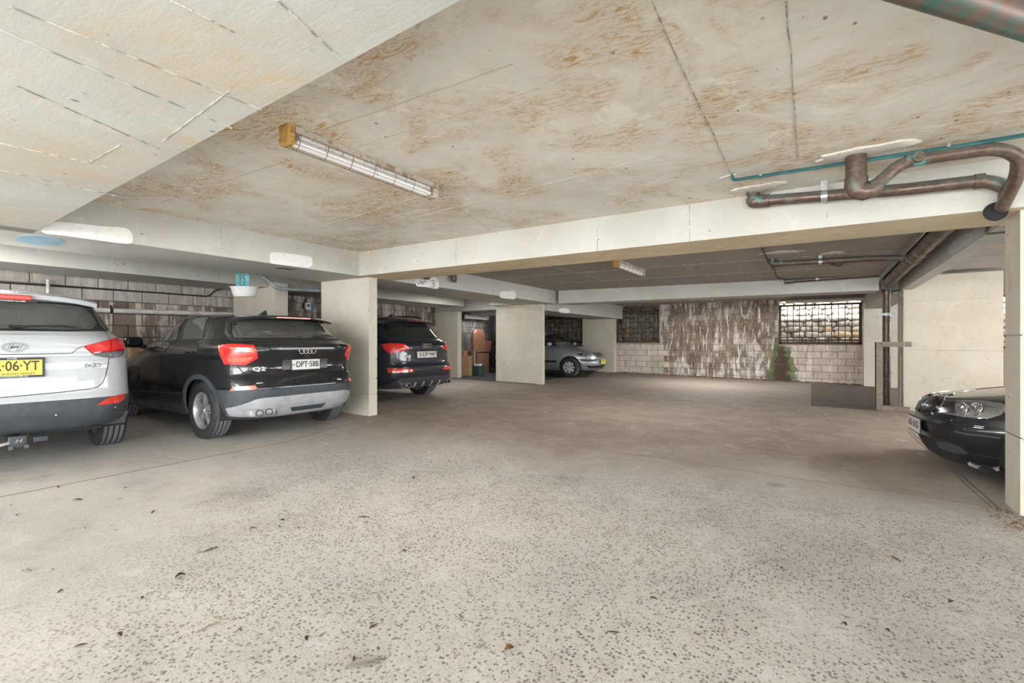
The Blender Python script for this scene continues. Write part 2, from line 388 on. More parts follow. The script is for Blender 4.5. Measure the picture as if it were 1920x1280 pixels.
# wide low band across the near left
ye = lambda x: 1.02+.04*(-x-.8)
mb = MB(); q = ((-6.0, -4.5), (3.2, -4.5), (3.2, ye(3.2)), (-6.0, ye(-6.0)))
mb.hexa([(x, y, zs(x)) for x, y in q]+[(x, y, TOP) for x, y in q]); band = struct(mb, 'ceiling_beam_wide', M_band)
# long beams
mb = MB(); sbox(mb, -6.93, -5.76, -4.5, 10.55, zs, TOP); beam_left = struct(mb, 'beam_over_parking_row', M_beam)
mb = MB(); sbox(mb, -5.76, 4.2, 4.672, 5.32, zs, TOP); beam_main = struct(mb, 'beam_main', [M_beam, M_soffit])
for p in beam_main.data.polygons: p.material_index = 1 if p.normal.z < -.5 else 0
mb = MB(); sbox(mb, -9.62, -8.5, -6, 10.55, zs, TOP); beam_back = struct(mb, 'beam_rear_of_row', M_greybeam)
mb = MB(); sbox(mb, -5.66, .88, 10.87, 11.5, zs, TOP); beam_far = struct(mb, 'beam_far', M_beam)
mb = MB(); sbox(mb, -7.6, -5.76, 10.55, 11.0, zs, TOP)
sbox(mb, -7.2, -6.1, 11.0, 16.8, lambda x: 1.95, TOP); beam_far_left = struct(mb, 'beam_far_left', M_greybeam)
mb = MB(); sbox(mb, -10, -7.6, 10.85, 11.4, lambda x: 2.02, TOP); sbox(mb, -10, -7.2, 12.6, 13.3, lambda x: 1.98, TOP)
beam_bay = struct(mb, 'beam_dark_bay', M_greybeam)
mb = MB(); sbox(mb, 1.2, 1.36, 5.32, 11.0, lambda x: 2.055, TOP); beam_right = struct(mb, 'beam_right_row', M_beam)
mb = MB(); sbox(mb, 1.0, 1.5, 11.5, 16.8, lambda x: 2.02, TOP); beam_r2 = struct(mb, 'beam_far_right', M_greybeam)
# pillars (wide blade piers); each with the boards' joint lines recessed
def pier(name, x0, x1, y0, y1, ztop, mat, joints, label=None):
    mb = MB(); zs_ = [zf((x0+x1)/2)-.03]+joints+[ztop]; g = .014
    for i, (a, b) in enumerate(zip(zs_, zs_[1:])):
        last = i == len(zs_)-2
        mb.box(x0, x1, y0, y1, a, b-(0 if last else .010))
        if not last: mb.box(x0+g, x1-g, y0+g, y1-g, b-.011, b+.001)
    o = mb.build(name, mat, None, bev=.006, seg=1); o['kind'] = 'structure'; return o
pier('pillar_near', -6.93, -5.76, 4.855, 5.015, 2.12, M_pier, [.33, .57, .86])
pier('pillar_rear_of_row', -9.75, -8.28, 4.86, 5.10, 2.2, M_pier, [1.0, 1.55])
pier('pillar_middle', -7.62, -6.13, 10.87, 10.99, 2.16, M_pier, [1.06, 1.92])
pier('pillar_middle_rear', -10.2, -9.0, 10.87, 11.05, 2.3, M_pier, [1.0, 2.03])
pier('pillar_right_row', 1.20, 2.52, 11.0, 11.30, 2.3, M_pier, [.98, 1.86])
pier('pillar_front_right', 1.18, 2.0, 4.78, 5.11, 2.12, M_pier, [.45, 1.18])
pier('pillar_far_left', onY(1093, 640, 16.55).x, onY(1152, 640, 16.55).x, 16.5, 16.75, 2.2, M_pier, [.5, 1.18, 1.30])
pier('pillar_far_right', .98, 1.7, 16.2, 16.75, 2.2, M_pier, [.45, .8, 1.3])

# formwork seams on the soffits: thin fins where the shutter boards met
M_fin = worn('formwork_fin', (.25, .23, .20), (.55, .53, .48), .9, 0, 14, (.42, .56))
def seam(parent, p, q, zfun, w=.006, d=.004, n=10, jit=.004, mat=None):
    mb = MB(); P = [Vector((p[0]+(q[0]-p[0])*i/n+random.uniform(-jit, jit), p[1]+(q[1]-p[1])*i/n+random.uniform(-jit, jit), 0)) for i in range(n+1)]
    for a, b in zip(P, P[1:]):
        dd = (b-a).normalized(); s = Vector((-dd.y, dd.x, 0))*w/2*random.uniform(.6, 1.4)
        qd = [a-s, b-s, b+s, a+s]; mb.hexa([(v.x, v.y, zfun(v.x)-d) for v in qd]+[(v.x, v.y, zfun(v.x)+.003) for v in qd])
    mb.build('formwork_seam', mat or M_fin, parent)
def zpx(pts, zfun):
    out = []
    for px, py in pts:
        z = 2.4
        for _ in range(5): p = onZ(px, py, z); z = zfun(p.x)
        out.append((p.x, p.y))
    return out
for a, b in (((1222, 2), (1376, 335)), ((1475, 0), (1496, 300)), ((560, 560), (1, 1))):
    if b == (1, 1): continue
    p, q = zpx((a, b), zc); seam(ceiling, p, q, zc)
for a, b in (((600, 245), (960, 120)), ((670, 275), (1010, 165)), ((300, 380), (540, 300)), ((760, 412), (1240, 290)), ((520, 450), (820, 358)), ((850, 385), (920, 430))):
    p, q = zpx((a, b), zc); seam(ceiling, p, q, zc, w=.004, mat=M_joint_light)
for a, b in (((20, 12), (490, 205)), ((0, 55), (435, 240)), ((0, 318), (240, 372)), ((30, 160), (300, 280)), ((320, 0), (440, 60)), ((520, 0), (640, 110)), ((0, 268), (200, 312))):
    p, q = zpx((a, b), zs); seam(band, p, q, zs, w=.0045, d=.003, n=30, jit=.002)
for a, b in (((305, 265), (430, 170)), ((170, 303), (225, 272))):
    p, q = zpx((a, b), zs); seam(band, p, q, zs, w=.0025, d=.002, n=12, jit=.001)
for a, b in (((1420, 535), (1120, 420)),): pass
for y in (6.6, 8.0, 9.4): seam(ceiling2, (-5.6, y), (1.2, y), zc2, w=.01)
for x in (-3.8, -1.9, -.2): seam(ceiling2, (x, 5.32), (x, 10.87), zc2, w=.008)
for y in (6.3, 7.4, 8.5, 9.6): seam(ceiling4, (1.4, y), (6, y), lambda x: 2.36, w=.012, mat=M_joint_light)
# vertical shutter joints on the beam faces
def vseam(parent, face, u, z0, z1, mat=None, w=.005):
    mb = MB()
    if face[0] == 'Y': mb.box(u-w/2, u+w/2, face[1]-.003, face[1]+.002, z0, z1)
    else: mb.box(face[1]-.002, face[1]+.003, u-w/2, u+w/2, z0, z1)
    mb.build('formwork_seam', mat or M_fin, parent)
for px in (855, 1120, 1293, 1551): x = onY(px, 460, 4.672).x; vseam(beam_main, ('Y', 4.672), x, zs(x), zc(x))
for px in (414,): y = onX(px, 460, -5.76).y; vseam(beam_left, ('X', -5.76), y, zs(-5.76), zc(-5.76))
for y in (6.9, 8.1, 9.3): vseam(beam_left, ('X', -5.76), y, zs(-5.76), zc(-5.76))
for px in (1228, 1373, 1466): x = onY(px, 550, 10.87).x; vseam(beam_far, ('Y', 10.87), x, zs(x), zc2(x))
for y in (1.0, 2.6, 4.0): vseam(beam_back, ('X', -8.5), y, zs(-8.5), 2.45)

# ---- block walls, every block its own part
def block_wall(name, origin, ux, length, z0, z1, mat, core_mat, bw=.40, bh=.20, holes=(), nrm=None, maxn=300, matf=None, core=True, depth=.03, lim=None):
    """core slab a few mm back, blocks proud of it with recessed joints; holes=(u0,u1,z0,z1)"""
    o = Vector(origin); ux = Vector(ux); n = Vector(nrm)
    mb = MB(); us = sorted({0, length, *[h[0] for h in holes], *[h[1] for h in holes]}); zz = sorted({z0, z1, *[h[2] for h in holes], *[h[3] for h in holes]})
    for a, b in zip(us, us[1:]):
        for c, d in zip(zz, zz[1:]):
            m = ((a+b)/2, (c+d)/2)
            if any(h[0] < m[0] < h[1] and h[2] < m[1] < h[3] for h in holes): continue
            P = [o+ux*a, o+ux*b, o+ux*b-n*.18, o+ux*a-n*.18]
            mb.hexa([(p.x, p.y, c) for p in P]+[(p.x, p.y, d) for p in P])
    root = struct(mb, name, core_mat)
    cnt = 0; cache = {}; row = 0; z = z0
    while z < z1-.03:
        zt = min(z+bh, z1); u = -(bw/2 if row % 2 else 0)
        while u < length:
            a, b = max(u, 0), min(u+bw, length)
            pieces = [(a, b)]
            for h in holes:
                if h[2] < (z+zt)/2 < h[3]:
                    nx = []
                    for (p, q) in pieces:
                        if q <= h[0] or p >= h[1]: nx.append((p, q))
                        else:
                            if p < h[0]: nx.append((p, h[0]))
                            if q > h[1]: nx.append((h[1], q))
                    pieces = nx
            for (p, q) in pieces:
                if q-p < .05 or cnt >= maxn: continue
                if lim and not lim(p, q, z): continue
                j = .006; w_, h_ = q-p-2*j, zt-z-2*j; dd = depth+random.uniform(-.006, .006)
                key = (round(w_, 2), round(h_, 2), random.randint(0, 1))
                if key not in cache:
                    b_ = bmesh.new(); bmesh.ops.create_cube(b_, size=1)
                    for v in b_.verts: v.co = Vector((v.co.x*key[0], v.co.y*depth, v.co.z*key[1]))
                    ed = [e for e in b_.edges if all(v.co.y < 0 for v in e.verts)]
                    bmesh.ops.bevel(b_, geom=ed, offset=.006, segments=1, affect='EDGES')
                    me = bpy.data.meshes.new('block'); b_.to_mesh(me); b_.free(); cache[key] = me
                me = cache[key]; m_ = matf(p, z) if matf else mat
                k2 = key+(m_.name,)
                if k2 not in cache:
                    me2 = me.copy(); me2.materials.append(m_); cache[k2] = me2
                ob = bpy.data.objects.new('block', cache[k2]); COL.objects.link(ob); ob.parent = root
                c = o+ux*((p+q)/2)+n*(dd-depth/2); ob.location = (c.x, c.y, (z+zt)/2)
                ob.rotation_euler = (0, 0, atan2(ux.y, ux.x)); cnt += 1
            u += bw
        z = zt; row += 1
    return root
YW = 16.8
w1 = (onY(1157, 575, YW), onY(1236, 642, YW)); w2 = (onY(1461, 565, YW), onY(1615, 645, YW)); w0 = (onY(1022, 585, YW), onY(1092, 643, YW))
X0 = -10.0
H = lambda w: (w[0].x-X0, w[1].x-X0, w[1].z, max(w[0].z, 2.25))
x3 = onY(1872, 600, YW).x
h3 = (x3-X0, x3-X0+1.6, onY(1888, 653, YW).z, 2.3)
block_wall('wall_far', (X0, YW, 0), (1, 0, 0), 16.5, -.17, 2.43, M_block_far, M_mortar, holes=[H(w0), H(w1), H(w2), h3], nrm=(0, -1, 0),
           matf=lambda u, z: M_block_under if (z < .95 and (u+X0 > -1.0 or u+X0 < w1[1].x)) else M_block_far, lim=lambda p, q, z: p+X0 > -6.7 and p+X0 < 1.2)
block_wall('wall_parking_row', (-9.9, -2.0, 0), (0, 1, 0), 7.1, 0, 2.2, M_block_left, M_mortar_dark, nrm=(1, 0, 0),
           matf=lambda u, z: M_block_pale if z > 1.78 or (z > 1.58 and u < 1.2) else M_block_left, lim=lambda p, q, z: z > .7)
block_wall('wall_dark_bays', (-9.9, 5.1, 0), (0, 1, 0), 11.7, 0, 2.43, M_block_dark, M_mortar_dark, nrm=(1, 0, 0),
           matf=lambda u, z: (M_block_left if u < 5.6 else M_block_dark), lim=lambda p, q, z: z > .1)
mb = MB(); mb.box(7.6, 8, 4, 18, -.3, .55); mb.box(7.6, 8, 4, 18, 2.2, TOP); struct(mb, 'wall_right', M_greybeam)

# ---- outside: rubble retaining wall seen through the barred openings, open sky above it
mb = MB(); mb.box(-11, 9, 18.35, 18.7, -.3, 3.1); rub = struct(mb, 'wall_retaining', M_mortar)
mb = MB(); mb.box(-11, 9, 16.99, 18.5, -.35, -.15); struct(mb, 'ground_outside', M_drive)
smesh = []
for k in range(10):
    b_ = bmesh.new(); bmesh.ops.create_icosphere(b_, subdivisions=2, radius=.5)
    for v in b_.verts:
        c = v.co*2; v.co = Vector([math.copysign(abs(t)**.55, t)*.5 for t in c])*random.uniform(.9, 1.06)+Vector([random.uniform(-.03, .03) for _ in range(3)])
    me = bpy.data.meshes.new('stone'); b_.to_mesh(me); b_.free(); me.materials.append(M_stone); smooth(me, 50); smesh.append(me)
def stones(x0, x1, z0, z1):
    z = z0; n = 0
    while z < z1:
        h = random.uniform(.15, .23); x = x0-random.uniform(0, .2)
        while x < x1:
            w = random.uniform(.24, .52)
            ob = bpy.data.objects.new('stone', random.choice(smesh)); COL.objects.link(ob); ob.parent = rub
            ob.location = (x+w/2, 18.33+random.uniform(-.03, .03), z+h/2); ob.scale = (w*1.04, .26, h*1.10); ob.rotation_euler = (0, random.uniform(-.08, .08), random.uniform(-.05, .05))
            x += w; n += 1
        z += h*.97
    return n
stones(onY(1450, 600, 18.3).x, onY(1625, 600, 18.3).x, .75, 2.75)
stones(onY(1150, 600, 18.3).x, onY(1240, 600, 18.3).x, .75, 2.6)
stones(onY(1015, 600, 18.3).x, onY(1100, 600, 18.3).x, .75, 2.5)
stones(onY(1872, 600, 18.3).x, onY(1899, 600, 18.3).x, .75, 2.7)

mb = MB(); mb.box(-11.3, -11.0, -6, 18.7, -.3, 3.1); struct(mb, 'wall_left_end_blocker', M_greybeam)  # added unseen wall, keeps sky light off the left window's stones
mb = MB(); mb.box(-11.3, -10.2, -6, 18.4, 2.62, TOP); struct(mb, 'ceiling_left_end_blocker', M_ceil2)  # added unseen roof, blocks the same sky light
# ---- barred openings
def grille(name, x0, x1, z0, z1, nb, y=YW-.02, rail=None, fw=.05):
    r = empty(name, (x0, y, z0)); r['kind'] = 'structure'; W, Hh = x1-x0, z1-z0
    mb = MB(); mb.box(0, fw, -.02, .05, 0, Hh); mb.box(W-fw, W, -.02, .05, 0, Hh); mb.box(0, W, -.02, .05, 0, fw); mb.box(0, W, -.02, .05, Hh-fw, Hh)
    mb.build('window_frame', M_steel_dark, r)
    for i in range(nb):
        mb = MB(); x = fw+(W-2*fw)*(i+1)/(nb+1); mb.tube([(x, .01, .02), (x, .01, Hh-.02)], .011, 8); mb.build('bar', M_steel_dark, r, sm=40)
    for zr in (rail or []):
        mb = MB(); mb.box(fw, W-fw, -.004, .004, zr-.02, zr+.02); mb.build('rail', M_steel_dark, r)
    return r
grille('window_1', w1[0].x, w1[1].x, w1[1].z, 2.25, 9, rail=[.04])
grille('window_2', w2[0].x, w2[1].x, w2[1].z, 2.25, 11, rail=[.12], fw=.055)
grille('window_3', w0[0].x, w0[1].x, w0[1].z, 2.05, 7)
grille('window_4', x3, x3+1.6, h3[2], 2.3, 9)
# pale boards under the slab just inside window 2
mb = MB(); mb.box(w2[0].x+.2, w2[1].x+.1, 16.0, 16.7, 2.30, 2.32); o = mb.build('soffit_board', M_beam, ceiling2)
# ================================================================== CARS
def pchip(K, x):
    if x <= K[0][0]: return K[0][1]
    if x >= K[-1][0]: return K[-1][1]
    n = len(K); h = [K[i+1][0]-K[i][0] for i in range(n-1)]; d = [(K[i+1][1]-K[i][1])/h[i] for i in range(n-1)]
    m = [d[0]]+[0 if d[i-1]*d[i] <= 0 else 2*d[i-1]*d[i]/(d[i-1]+d[i]) for i in range(1, n-1)]+[d[-1]]
    for i in range(n-1):
        if x <= K[i+1][0]:
            t = (x-K[i][0])/h[i]; a, b = K[i][1], K[i+1][1]
            return (2*t**3-3*t*t+1)*a+(t**3-2*t*t+t)*h[i]*m[i]+(-2*t**3+3*t*t)*b+(t**3-t*t)*h[i]*m[i+1]
def super_q(a, b, nx, ny, N):
    """quarter of a superellipse from (a,0) to (0,b), N+1 points evenly by arc length"""
    P = []
    for k in range(241):
        t = k/240*pi/2; P.append((a*max(cos(t), 0)**(2/nx), b*max(sin(t), 0)**(2/ny)))
    L = [0]
    for p, q in zip(P, P[1:]): L.append(L[-1]+math.hypot(q[0]-p[0], q[1]-p[1]))
    out = []; j = 0
    for k in range(N+1):
        s = L[-1]*k/N
        while j < len(L)-2 and L[j+1] < s: j += 1
        f = (s-L[j])/max(1e-9, L[j+1]-L[j]); out.append((P[j][0]+(P[j+1][0]-P[j][0])*f, P[j][1]+(P[j+1][1]-P[j][1])*f))
    return out
# paints
def paint(name, col, flake=0., rough=.22, dust=.0):
    t = NT(name); n = t.noise(5, 5, .6, t.co); bf = t.geo.outputs['Backfacing']
    c = t.mix(t.math('MULTIPLY', t.rng(n, .45, .7), dust), col, (.30, .27, .24))
    c = t.mix(bf, c, (.06, .06, .065)); t.b.inputs['Specular IOR Level'].default_value = .5 if flake or max(col) > .3 else .12
    return t.fin(c, t.math('ADD', t.math('MULTIPLY', bf, .5), rough), Metallic=flake, **{'Coat Weight': 1., 'Coat Roughness': .03})
P_black = paint('black_car_paint', (.010, .011, .013), .0, .3, .03)
P_navy = paint('midnight_blue_car_paint', (.008, .011, .022), .1, .3, .02)
P_white = paint('white_car_paint', (.47, .50, .525), .0, .45, .03)
P_silver = paint('silver_car_paint', (.36, .38, .41), .6, .32, .03)
M_trim = worn('grey_plastic_cladding', (.040, .048, .058), (.062, .07, .08), .42, 0, 6)
M_trim_silver = worn('silver_plastic_diffuser', (.42, .43, .45), (.34, .35, .36), .38, .3, 6)
M_gap = plain('panel_gap', (.004, .004, .004), .9)
M_tyre = plain('tyre_rubber', (.12, .13, .14), .75)
M_tyre_side = plain('tyre_sidewall', (.022, .022, .024), .62)
M_alloy = worn('silver_alloy', (.56, .56, .57), (.36, .35, .34), .28, .75, 12)
M_alloy_dark = plain('dark_alloy', (.10, .10, .11), .4, .6)
M_disc = plain('brake_disc', (.20, .19, .18), .5, .8)
M_chrome = plain('chrome', (.75, .75, .76), .12, 1)
M_chrome_dark = plain('dark_chrome', (.22, .22, .23), .22, 1)
M_liner = plain('wheel_arch_liner', (.02, .022, .025), .9)
M_under = plain('underbody', (.015, .015, .016), .9)
M_inner = plain('cabin_lining', (.16, .155, .15), .9)
M_seat = plain('dark_seat_fabric', (.03, .03, .033), .85)
M_seat_grey = plain('grey_seat_fabric', (.11, .115, .12), .85)
def glass(name, tint, alpha, rough=.02):
    t = NT(name); tr = t.node('BsdfTransparent', {0: (*tint, 1)}); gl = t.node('BsdfGlossy', {0: (1, 1, 1, 1), 1: rough})
    fr = t.node('Fresnel', {0: 1.5}); dk = t.node('BsdfDiffuse', {0: (.21, .22, .205, 1)})  # pale diffuse share paints in the lit view through the glass
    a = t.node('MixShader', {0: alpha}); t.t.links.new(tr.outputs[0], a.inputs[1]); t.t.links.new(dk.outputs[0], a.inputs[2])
    b = t.node('MixShader', {0: t.math('MULTIPLY', fr.outputs[0], 1.3)}); t.t.links.new(a.outputs[0], b.inputs[1]); t.t.links.new(gl.outputs[0], b.inputs[2])
    t.t.links.new(b.outputs[0], t.out.inputs[0]); return t.m
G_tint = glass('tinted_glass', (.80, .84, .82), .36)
G_pale = glass('lightened_green_glass', (.80, .90, .86), .42)
G_dark = glass('privacy_glass', (.22, .23, .24), .12)
G_clear = glass('clear_glass', (.70, .76, .75), .06)
def lens(name, col, em=0.):
    t = NT(name); x = t.node('TexWave', {'Vector': t.co, 'Scale': 42.0, 'Distortion': .2}, bands_direction='Z'); k = x.outputs[1]
    return t.fin(t.mix(t.rng(k, .2, .8), col, tuple(min(1, c*1.9+.01) for c in col)), .12, k, .25, .003, **{'Coat Weight': 1., 'Coat Roughness': .02})
L_red = lens('red_lamp_lens', (.50, .010, .010)); L_red2 = plain('bright_red_reflector', (.62, .04, .025), .15, 0, 1)
L_dark_red = plain('deep_red_lens', (.28, .005, .008), .12, 0, 1)
L_white = plain('clear_lamp_lens', (.34, .35, .37), .10, .7, 1)
L_orange = plain('pale_red_reflector', (.75, .16, .10), .15, 0, 1)
M_plate_white = plain('white_number_plate', (.62, .62, .60), .45); M_plate_yellow = plain('yellow_number_plate', (.72, .60, .10), .45)
M_plate_black = plain('black_plate_frame', (.02, .02, .022), .4)
M_badge_red = plain('red_badge', (.6, .02, .03), .3)

class Car:
    def __init__(s, name, label, loc, rz, sp, cat='car'):
        s.sp = sp; s.root = empty(name, (*loc, zf(loc[0])), rz); tag(s.root, label, cat)
        s.Mi = (Matrix.Translation((*loc, zf(loc[0]))) @ Matrix.Rotation(rz, 4, 'Z')).inverted()
        s.paint = sp['paint']; s.make()
    def level(s, z):
        sp = s.sp; xr = pchip(sp['xr'], z); xf = pchip(sp['xf'], z); w = pchip(sp['w'], z)
        nr = pchip(sp['nr'], z); nf = pchip(sp['nf'], z); xm = pchip(sp['xm'], z) if 'xm' in sp else (xr+xf)/2
        N = s.N; A = super_q(xm-xr, w, nr[0] if isinstance(nr, tuple) else nr, nr, N); B = super_q(xf-xm, w, nf, nf, N)
        P = [(xm-a, b) for a, b in A]+[(xm+a, b) for a, b in B[::-1][1:]]   # rear centre -> left side -> front centre
        return P+[(x, -y) for x, y in P[::-1][1:-1]]
    def bump(s, x, y, z):                    # flared shoulders over the wheels
        sp = s.sp; d = 0
        for wx in (sp['ra'], sp['fa']):
            d += sp.get('flare', .02)*math.exp(-((x-wx)/.42)**2)*math.exp(-((z-.62)/.16)**2)
        if 'scoop' in sp:
            m = (sp['ra']+sp['fa'])/2; d -= sp['scoop']*math.exp(-((x-m)/.62)**4)*math.exp(-((z-.62)/.10)**2); d += .011*math.exp(-((z-.985)/.028)**2)*(1 if .3 < x < 3.9 else 0)
        return y+math.copysign(d, y)*min(1, max(0, (abs(y)-.45)/.3))
    def make(s):
        sp = s.sp; s.N = sp.get('N', 70); H = sp['H']; nz = sp.get('nz', 56)
        zs_ = [sp['z0']+(H-sp['z0'])*k/nz for k in range(nz)]
        zs_ += [H-(H-zs_[-1])*q for q in (.6, .3, .1, .02)]; zs_ = sorted(set(zs_+[k[0] for k in sp['w'] if k[0] < H]+sp.get('extra', [])))
        q = [zs_[0]]
        for z in zs_[1:]:
            if z-q[-1] > .004: q.append(z)
        bm = bmesh.new(); rings = []
        for z in q: rings.append([bm.verts.new((x, s.bump(x, y, z), z)) for x, y in s.level(z)])
        for A, B in zip(rings, rings[1:]):
            n = len(A)
            for k in range(n): bm.faces.new([A[k], B[k], B[(k+1) % n], A[(k+1) % n]])
        bm.faces.new(rings[-1])
        bmesh.ops.triangulate(bm, faces=[bm.faces[-1]] if False else [f for f in bm.faces if len(f.verts) > 4])
        bmesh.ops.recalc_face_normals(bm, faces=bm.faces[:])
        bm.normal_update(); s.bm = bm; s.bvh = BVHTree.FromBMesh(bm)
        s.cuts = []
    # --- surface queries in local space
    def hit(s, px, py):
        o = s.Mi @ Vector((0, 0, CH)); d = (s.Mi.to_3x3() @ ray(px, py)).normalized()
        h = s.bvh.ray_cast(o, d)
        if h[0] is not None: return h[0], h[1]
        best = None
        for k in range(40, 400):
            p = o+d*(k*.04); q = s.bvh.find_nearest(p)
            if q[0] is not None and (best is None or q[3] < best[2]): best = (q[0], q[1], q[3])
        return best[0], best[1]
    def rc(s, p, n):
        h = s.bvh.ray_cast(p+n*.6, -n, 1.4)
        if h[0] is None: h = s.bvh.find_nearest(p)
        return h[0], h[1]
    def frame(s, n):
        n = n.normalized(); v = Vector((0, 0, 1)); v = (v-n*v.dot(n)).normalized(); u = v.cross(n).normalized(); return u, v, n
    def poly(s, pts, n=None, ch=0, px=False, mirror=False):
        """-> (list of 2D pts, origin, u, v, n); pts are 3D local, or photo pixels traced onto the body"""
        if px:
            hs = [s.hit(*p) for p in pts]; P = [h[0] for h in hs]
            if n is None: n = sum((h[1] for h in hs), Vector())/len(hs)
        else: P = [Vector(p) for p in pts]
        if mirror: P = [Vector((p.x, -p.y, p.z)) for p in P]; n = Vector((n[0], -n[1], n[2]))
        n = Vector(n).normalized(); u, v, n = s.frame(n); o = sum(P, Vector())/len(P)
        Q = [Vector(((p-o).dot(u), (p-o).dot(v))) for p in P]
        if ch: Q = [Vector(q) for q in chaikin([(*q, 0) for q in Q], ch)]; Q = [Vector((q[0], q[1])) for q in Q]
        return Q, o, u, v, n
    def patch(s, name, pts, mat, n=None, off=.004, th=.006, sp_=.05, ch=0, px=False, parent=None, both=False, label=None, inset=0., mirror=False):
        Q, o, u, v, n = s.poly(pts, n, ch, px, mirror)
        area_ = sum(Q[i][0]*Q[(i+1) % len(Q)][1]-Q[(i+1) % len(Q)][0]*Q[i][1] for i in range(len(Q)))
        if area_ < 0: Q = Q[::-1]
        if inset:
            R = []
            for i in range(len(Q)):
                a, b, c = Q[i-1], Q[i], Q[(i+1) % len(Q)]; d0 = (b-a).normalized(); d1 = (c-b).normalized()
                nn = Vector((-d0.y-d1.y, d0.x+d1.x)); nn = nn.normalized()/max(.4, abs(nn.normalized().dot(Vector((-d0.y, d0.x))))); R.append(b+nn*inset)
            Q = R
        bm = bmesh.new(); f = bm.faces.new([bm.verts.new((q[0], q[1], 0)) for q in Q])
        xs = [q[0] for q in Q]; ys = [q[1] for q in Q]
        for ax, lo, hi in ((0, min(xs), max(xs)), (1, min(ys), max(ys))):
            k = lo+sp_
            while k < hi-sp_*.3:
                c = [0, 0, 0]; c[ax] = k; m = [0, 0, 0]; m[ax] = 1
                bmesh.ops.bisect_plane(bm, geom=bm.verts[:]+bm.edges[:]+bm.faces[:], plane_co=c, plane_no=m); k += sp_
        bmesh.ops.triangulate(bm, faces=[f for f in bm.faces if len(f.verts) > 4])
        bnd = [e for e in bm.edges if e.is_boundary]
        ex = bmesh.ops.extrude_edge_only(bm, edges=bnd); low = {w for w in ex['geom'] if isinstance(w, bmesh.types.BMVert)}
        for w in bm.verts:
            p = o+u*w.co.x+v*w.co.y; h, hn = s.rc(p, n); hn = Vector(hn)
            if hn.dot(n) < 0: hn = -hn
            w.co = h+hn*(off-(th if w in low else 0))
        bmesh.ops.recalc_face_normals(bm, faces=bm.faces[:])
        me = bpy.data.meshes.new(name); bm.to_mesh(me); bm.free(); smooth(me, 40)
        ob = link(name, me, mat, parent or s.root)
        if label: ob['label'] = label
        if both:
            me2 = me.copy(); me2.transform(Matrix.Scale(-1, 4, (0, 1, 0))); me2.flip_normals(); o2 = link(name, me2, [], parent or s.root)
            if label: o2['label'] = label
        return ob
    def panel(s, name, pts, n=None, off=.004, gap=.004, **k):   # raised body panel with a dark shut line around it
        s.patch('shut_line', pts, M_gap, n, off=off*.4, th=.003, **{q: w for q, w in k.items() if q in ('ch', 'px', 'sp_', 'both', 'mirror')}, parent=None)
        return s.patch(name, pts, k.pop('mat', s.paint), n, off=off, inset=gap, **k)
    def half(s, K):                          # right half traced, left half mirrored
        P = [s.hit(*p)[0] for p in K]; return [tuple(p) for p in P]+[(p.x, -p.y, p.z) for p in P[::-1]]
    def cut(s, pts, n=None, ch=0, px=False, mirror=False, inset=0):
        Q, o, u, v, n = s.poly(pts, n, ch, px, mirror); s.cuts.append((Q, o, u, v, n))
    def window(s, name, pts, mat, n=None, ch=0, px=False, both=False, frame=.012, rubber=M_black, frit=None, **k):
        for mir in ((False, True) if both else (False,)):
            s.cut(pts, n, ch, px, mir)
            nm = name
            s.patch(nm, pts, mat, n, off=.002, th=.002, ch=ch, px=px, mirror=mir, **k)
            if frame:      # rubber / ceramic border: ring patch
                s.ring('window_seal', pts, rubber, n, frame, .005, ch=ch, px=px, mirror=mir)
    def ring(s, name, pts, mat, n, w, off=.004, ch=0, px=False, mirror=False, closed=True, parent=None):
        Q, o, u, v, n = s.poly(pts, n, ch if closed else 0, px, mirror)
        D = []; m = len(Q)
        for i in range(m if closed else m-1):
            a, b = Q[i], Q[(i+1) % m]; k = max(1, int((b-a).length/.035))
            D += [a+(b-a)*(j/k) for j in range(k)]
        if not closed: D.append(Q[-1])
        bm = bmesh.new(); R = []
        for i, q in enumerate(D):
            a = D[i-1] if (closed or i > 0) else q; c = D[(i+1) % len(D)] if (closed or i < len(D)-1) else q
            t = (c-a).normalized(); nn = Vector((-t.y, t.x)); row = []
            for side, dz in ((-.5, -.003), (-.42, 1), (.42, 1), (.5, -.003)):
                p2 = q+nn*(w*side); h, hn = s.rc(o+u*p2.x+v*p2.y, n); hn = Vector(hn); hn = hn if hn.dot(n) > 0 else -hn
                row.append(bm.verts.new(h+hn*(off if dz == 1 else dz)))
            R.append(row)
        for i in range(len(R) if closed else len(R)-1):
            A, B = R[i], R[(i+1) % len(R)]
            for k in range(3): bm.faces.new([A[k], A[k+1], B[k+1], B[k]])
        bmesh.ops.recalc_face_normals(bm, faces=bm.faces[:])
        me = bpy.data.meshes.new(name); bm.to_mesh(me); bm.free(); smooth(me, 60); return link(name, me, mat, parent or s.root)
    def at(s, p, n, off=.004):
        h, hn = s.rc(Vector(p), Vector(n).normalized()); hn = Vector(hn); hn = hn if hn.dot(Vector(n)) > 0 else -hn; return h+hn*off, hn
    def text(s, txt, p, n, size, mat, off=.005, th=.002, name='lettering', parent=None, sx=1, shear=0, bold=0, flat=False):
        n0 = Vector(n).normalized()
        pos, hn = (Vector(p), n0) if flat else s.at(p, n0, off)
        hn = (hn+n0*2).normalized(); u, v, w = s.frame(hn)
        cu = bpy.data.curves.new(name, 'FONT'); cu.body = txt; cu.size = size; cu.align_x = 'CENTER'; cu.align_y = 'CENTER'; cu.extrude = th; cu.shear = shear; cu.offset = bold; cu.resolution_u = 3
        tmp = bpy.data.objects.new('tmp', cu); me = bpy.data.meshes.new_from_object(tmp); bpy.data.objects.remove(tmp); bpy.data.curves.remove(cu)
        me.transform(Matrix.Diagonal((sx, 1, 1, 1))); me.materials.clear()
        ob = link(name, me, mat, parent or s.root)
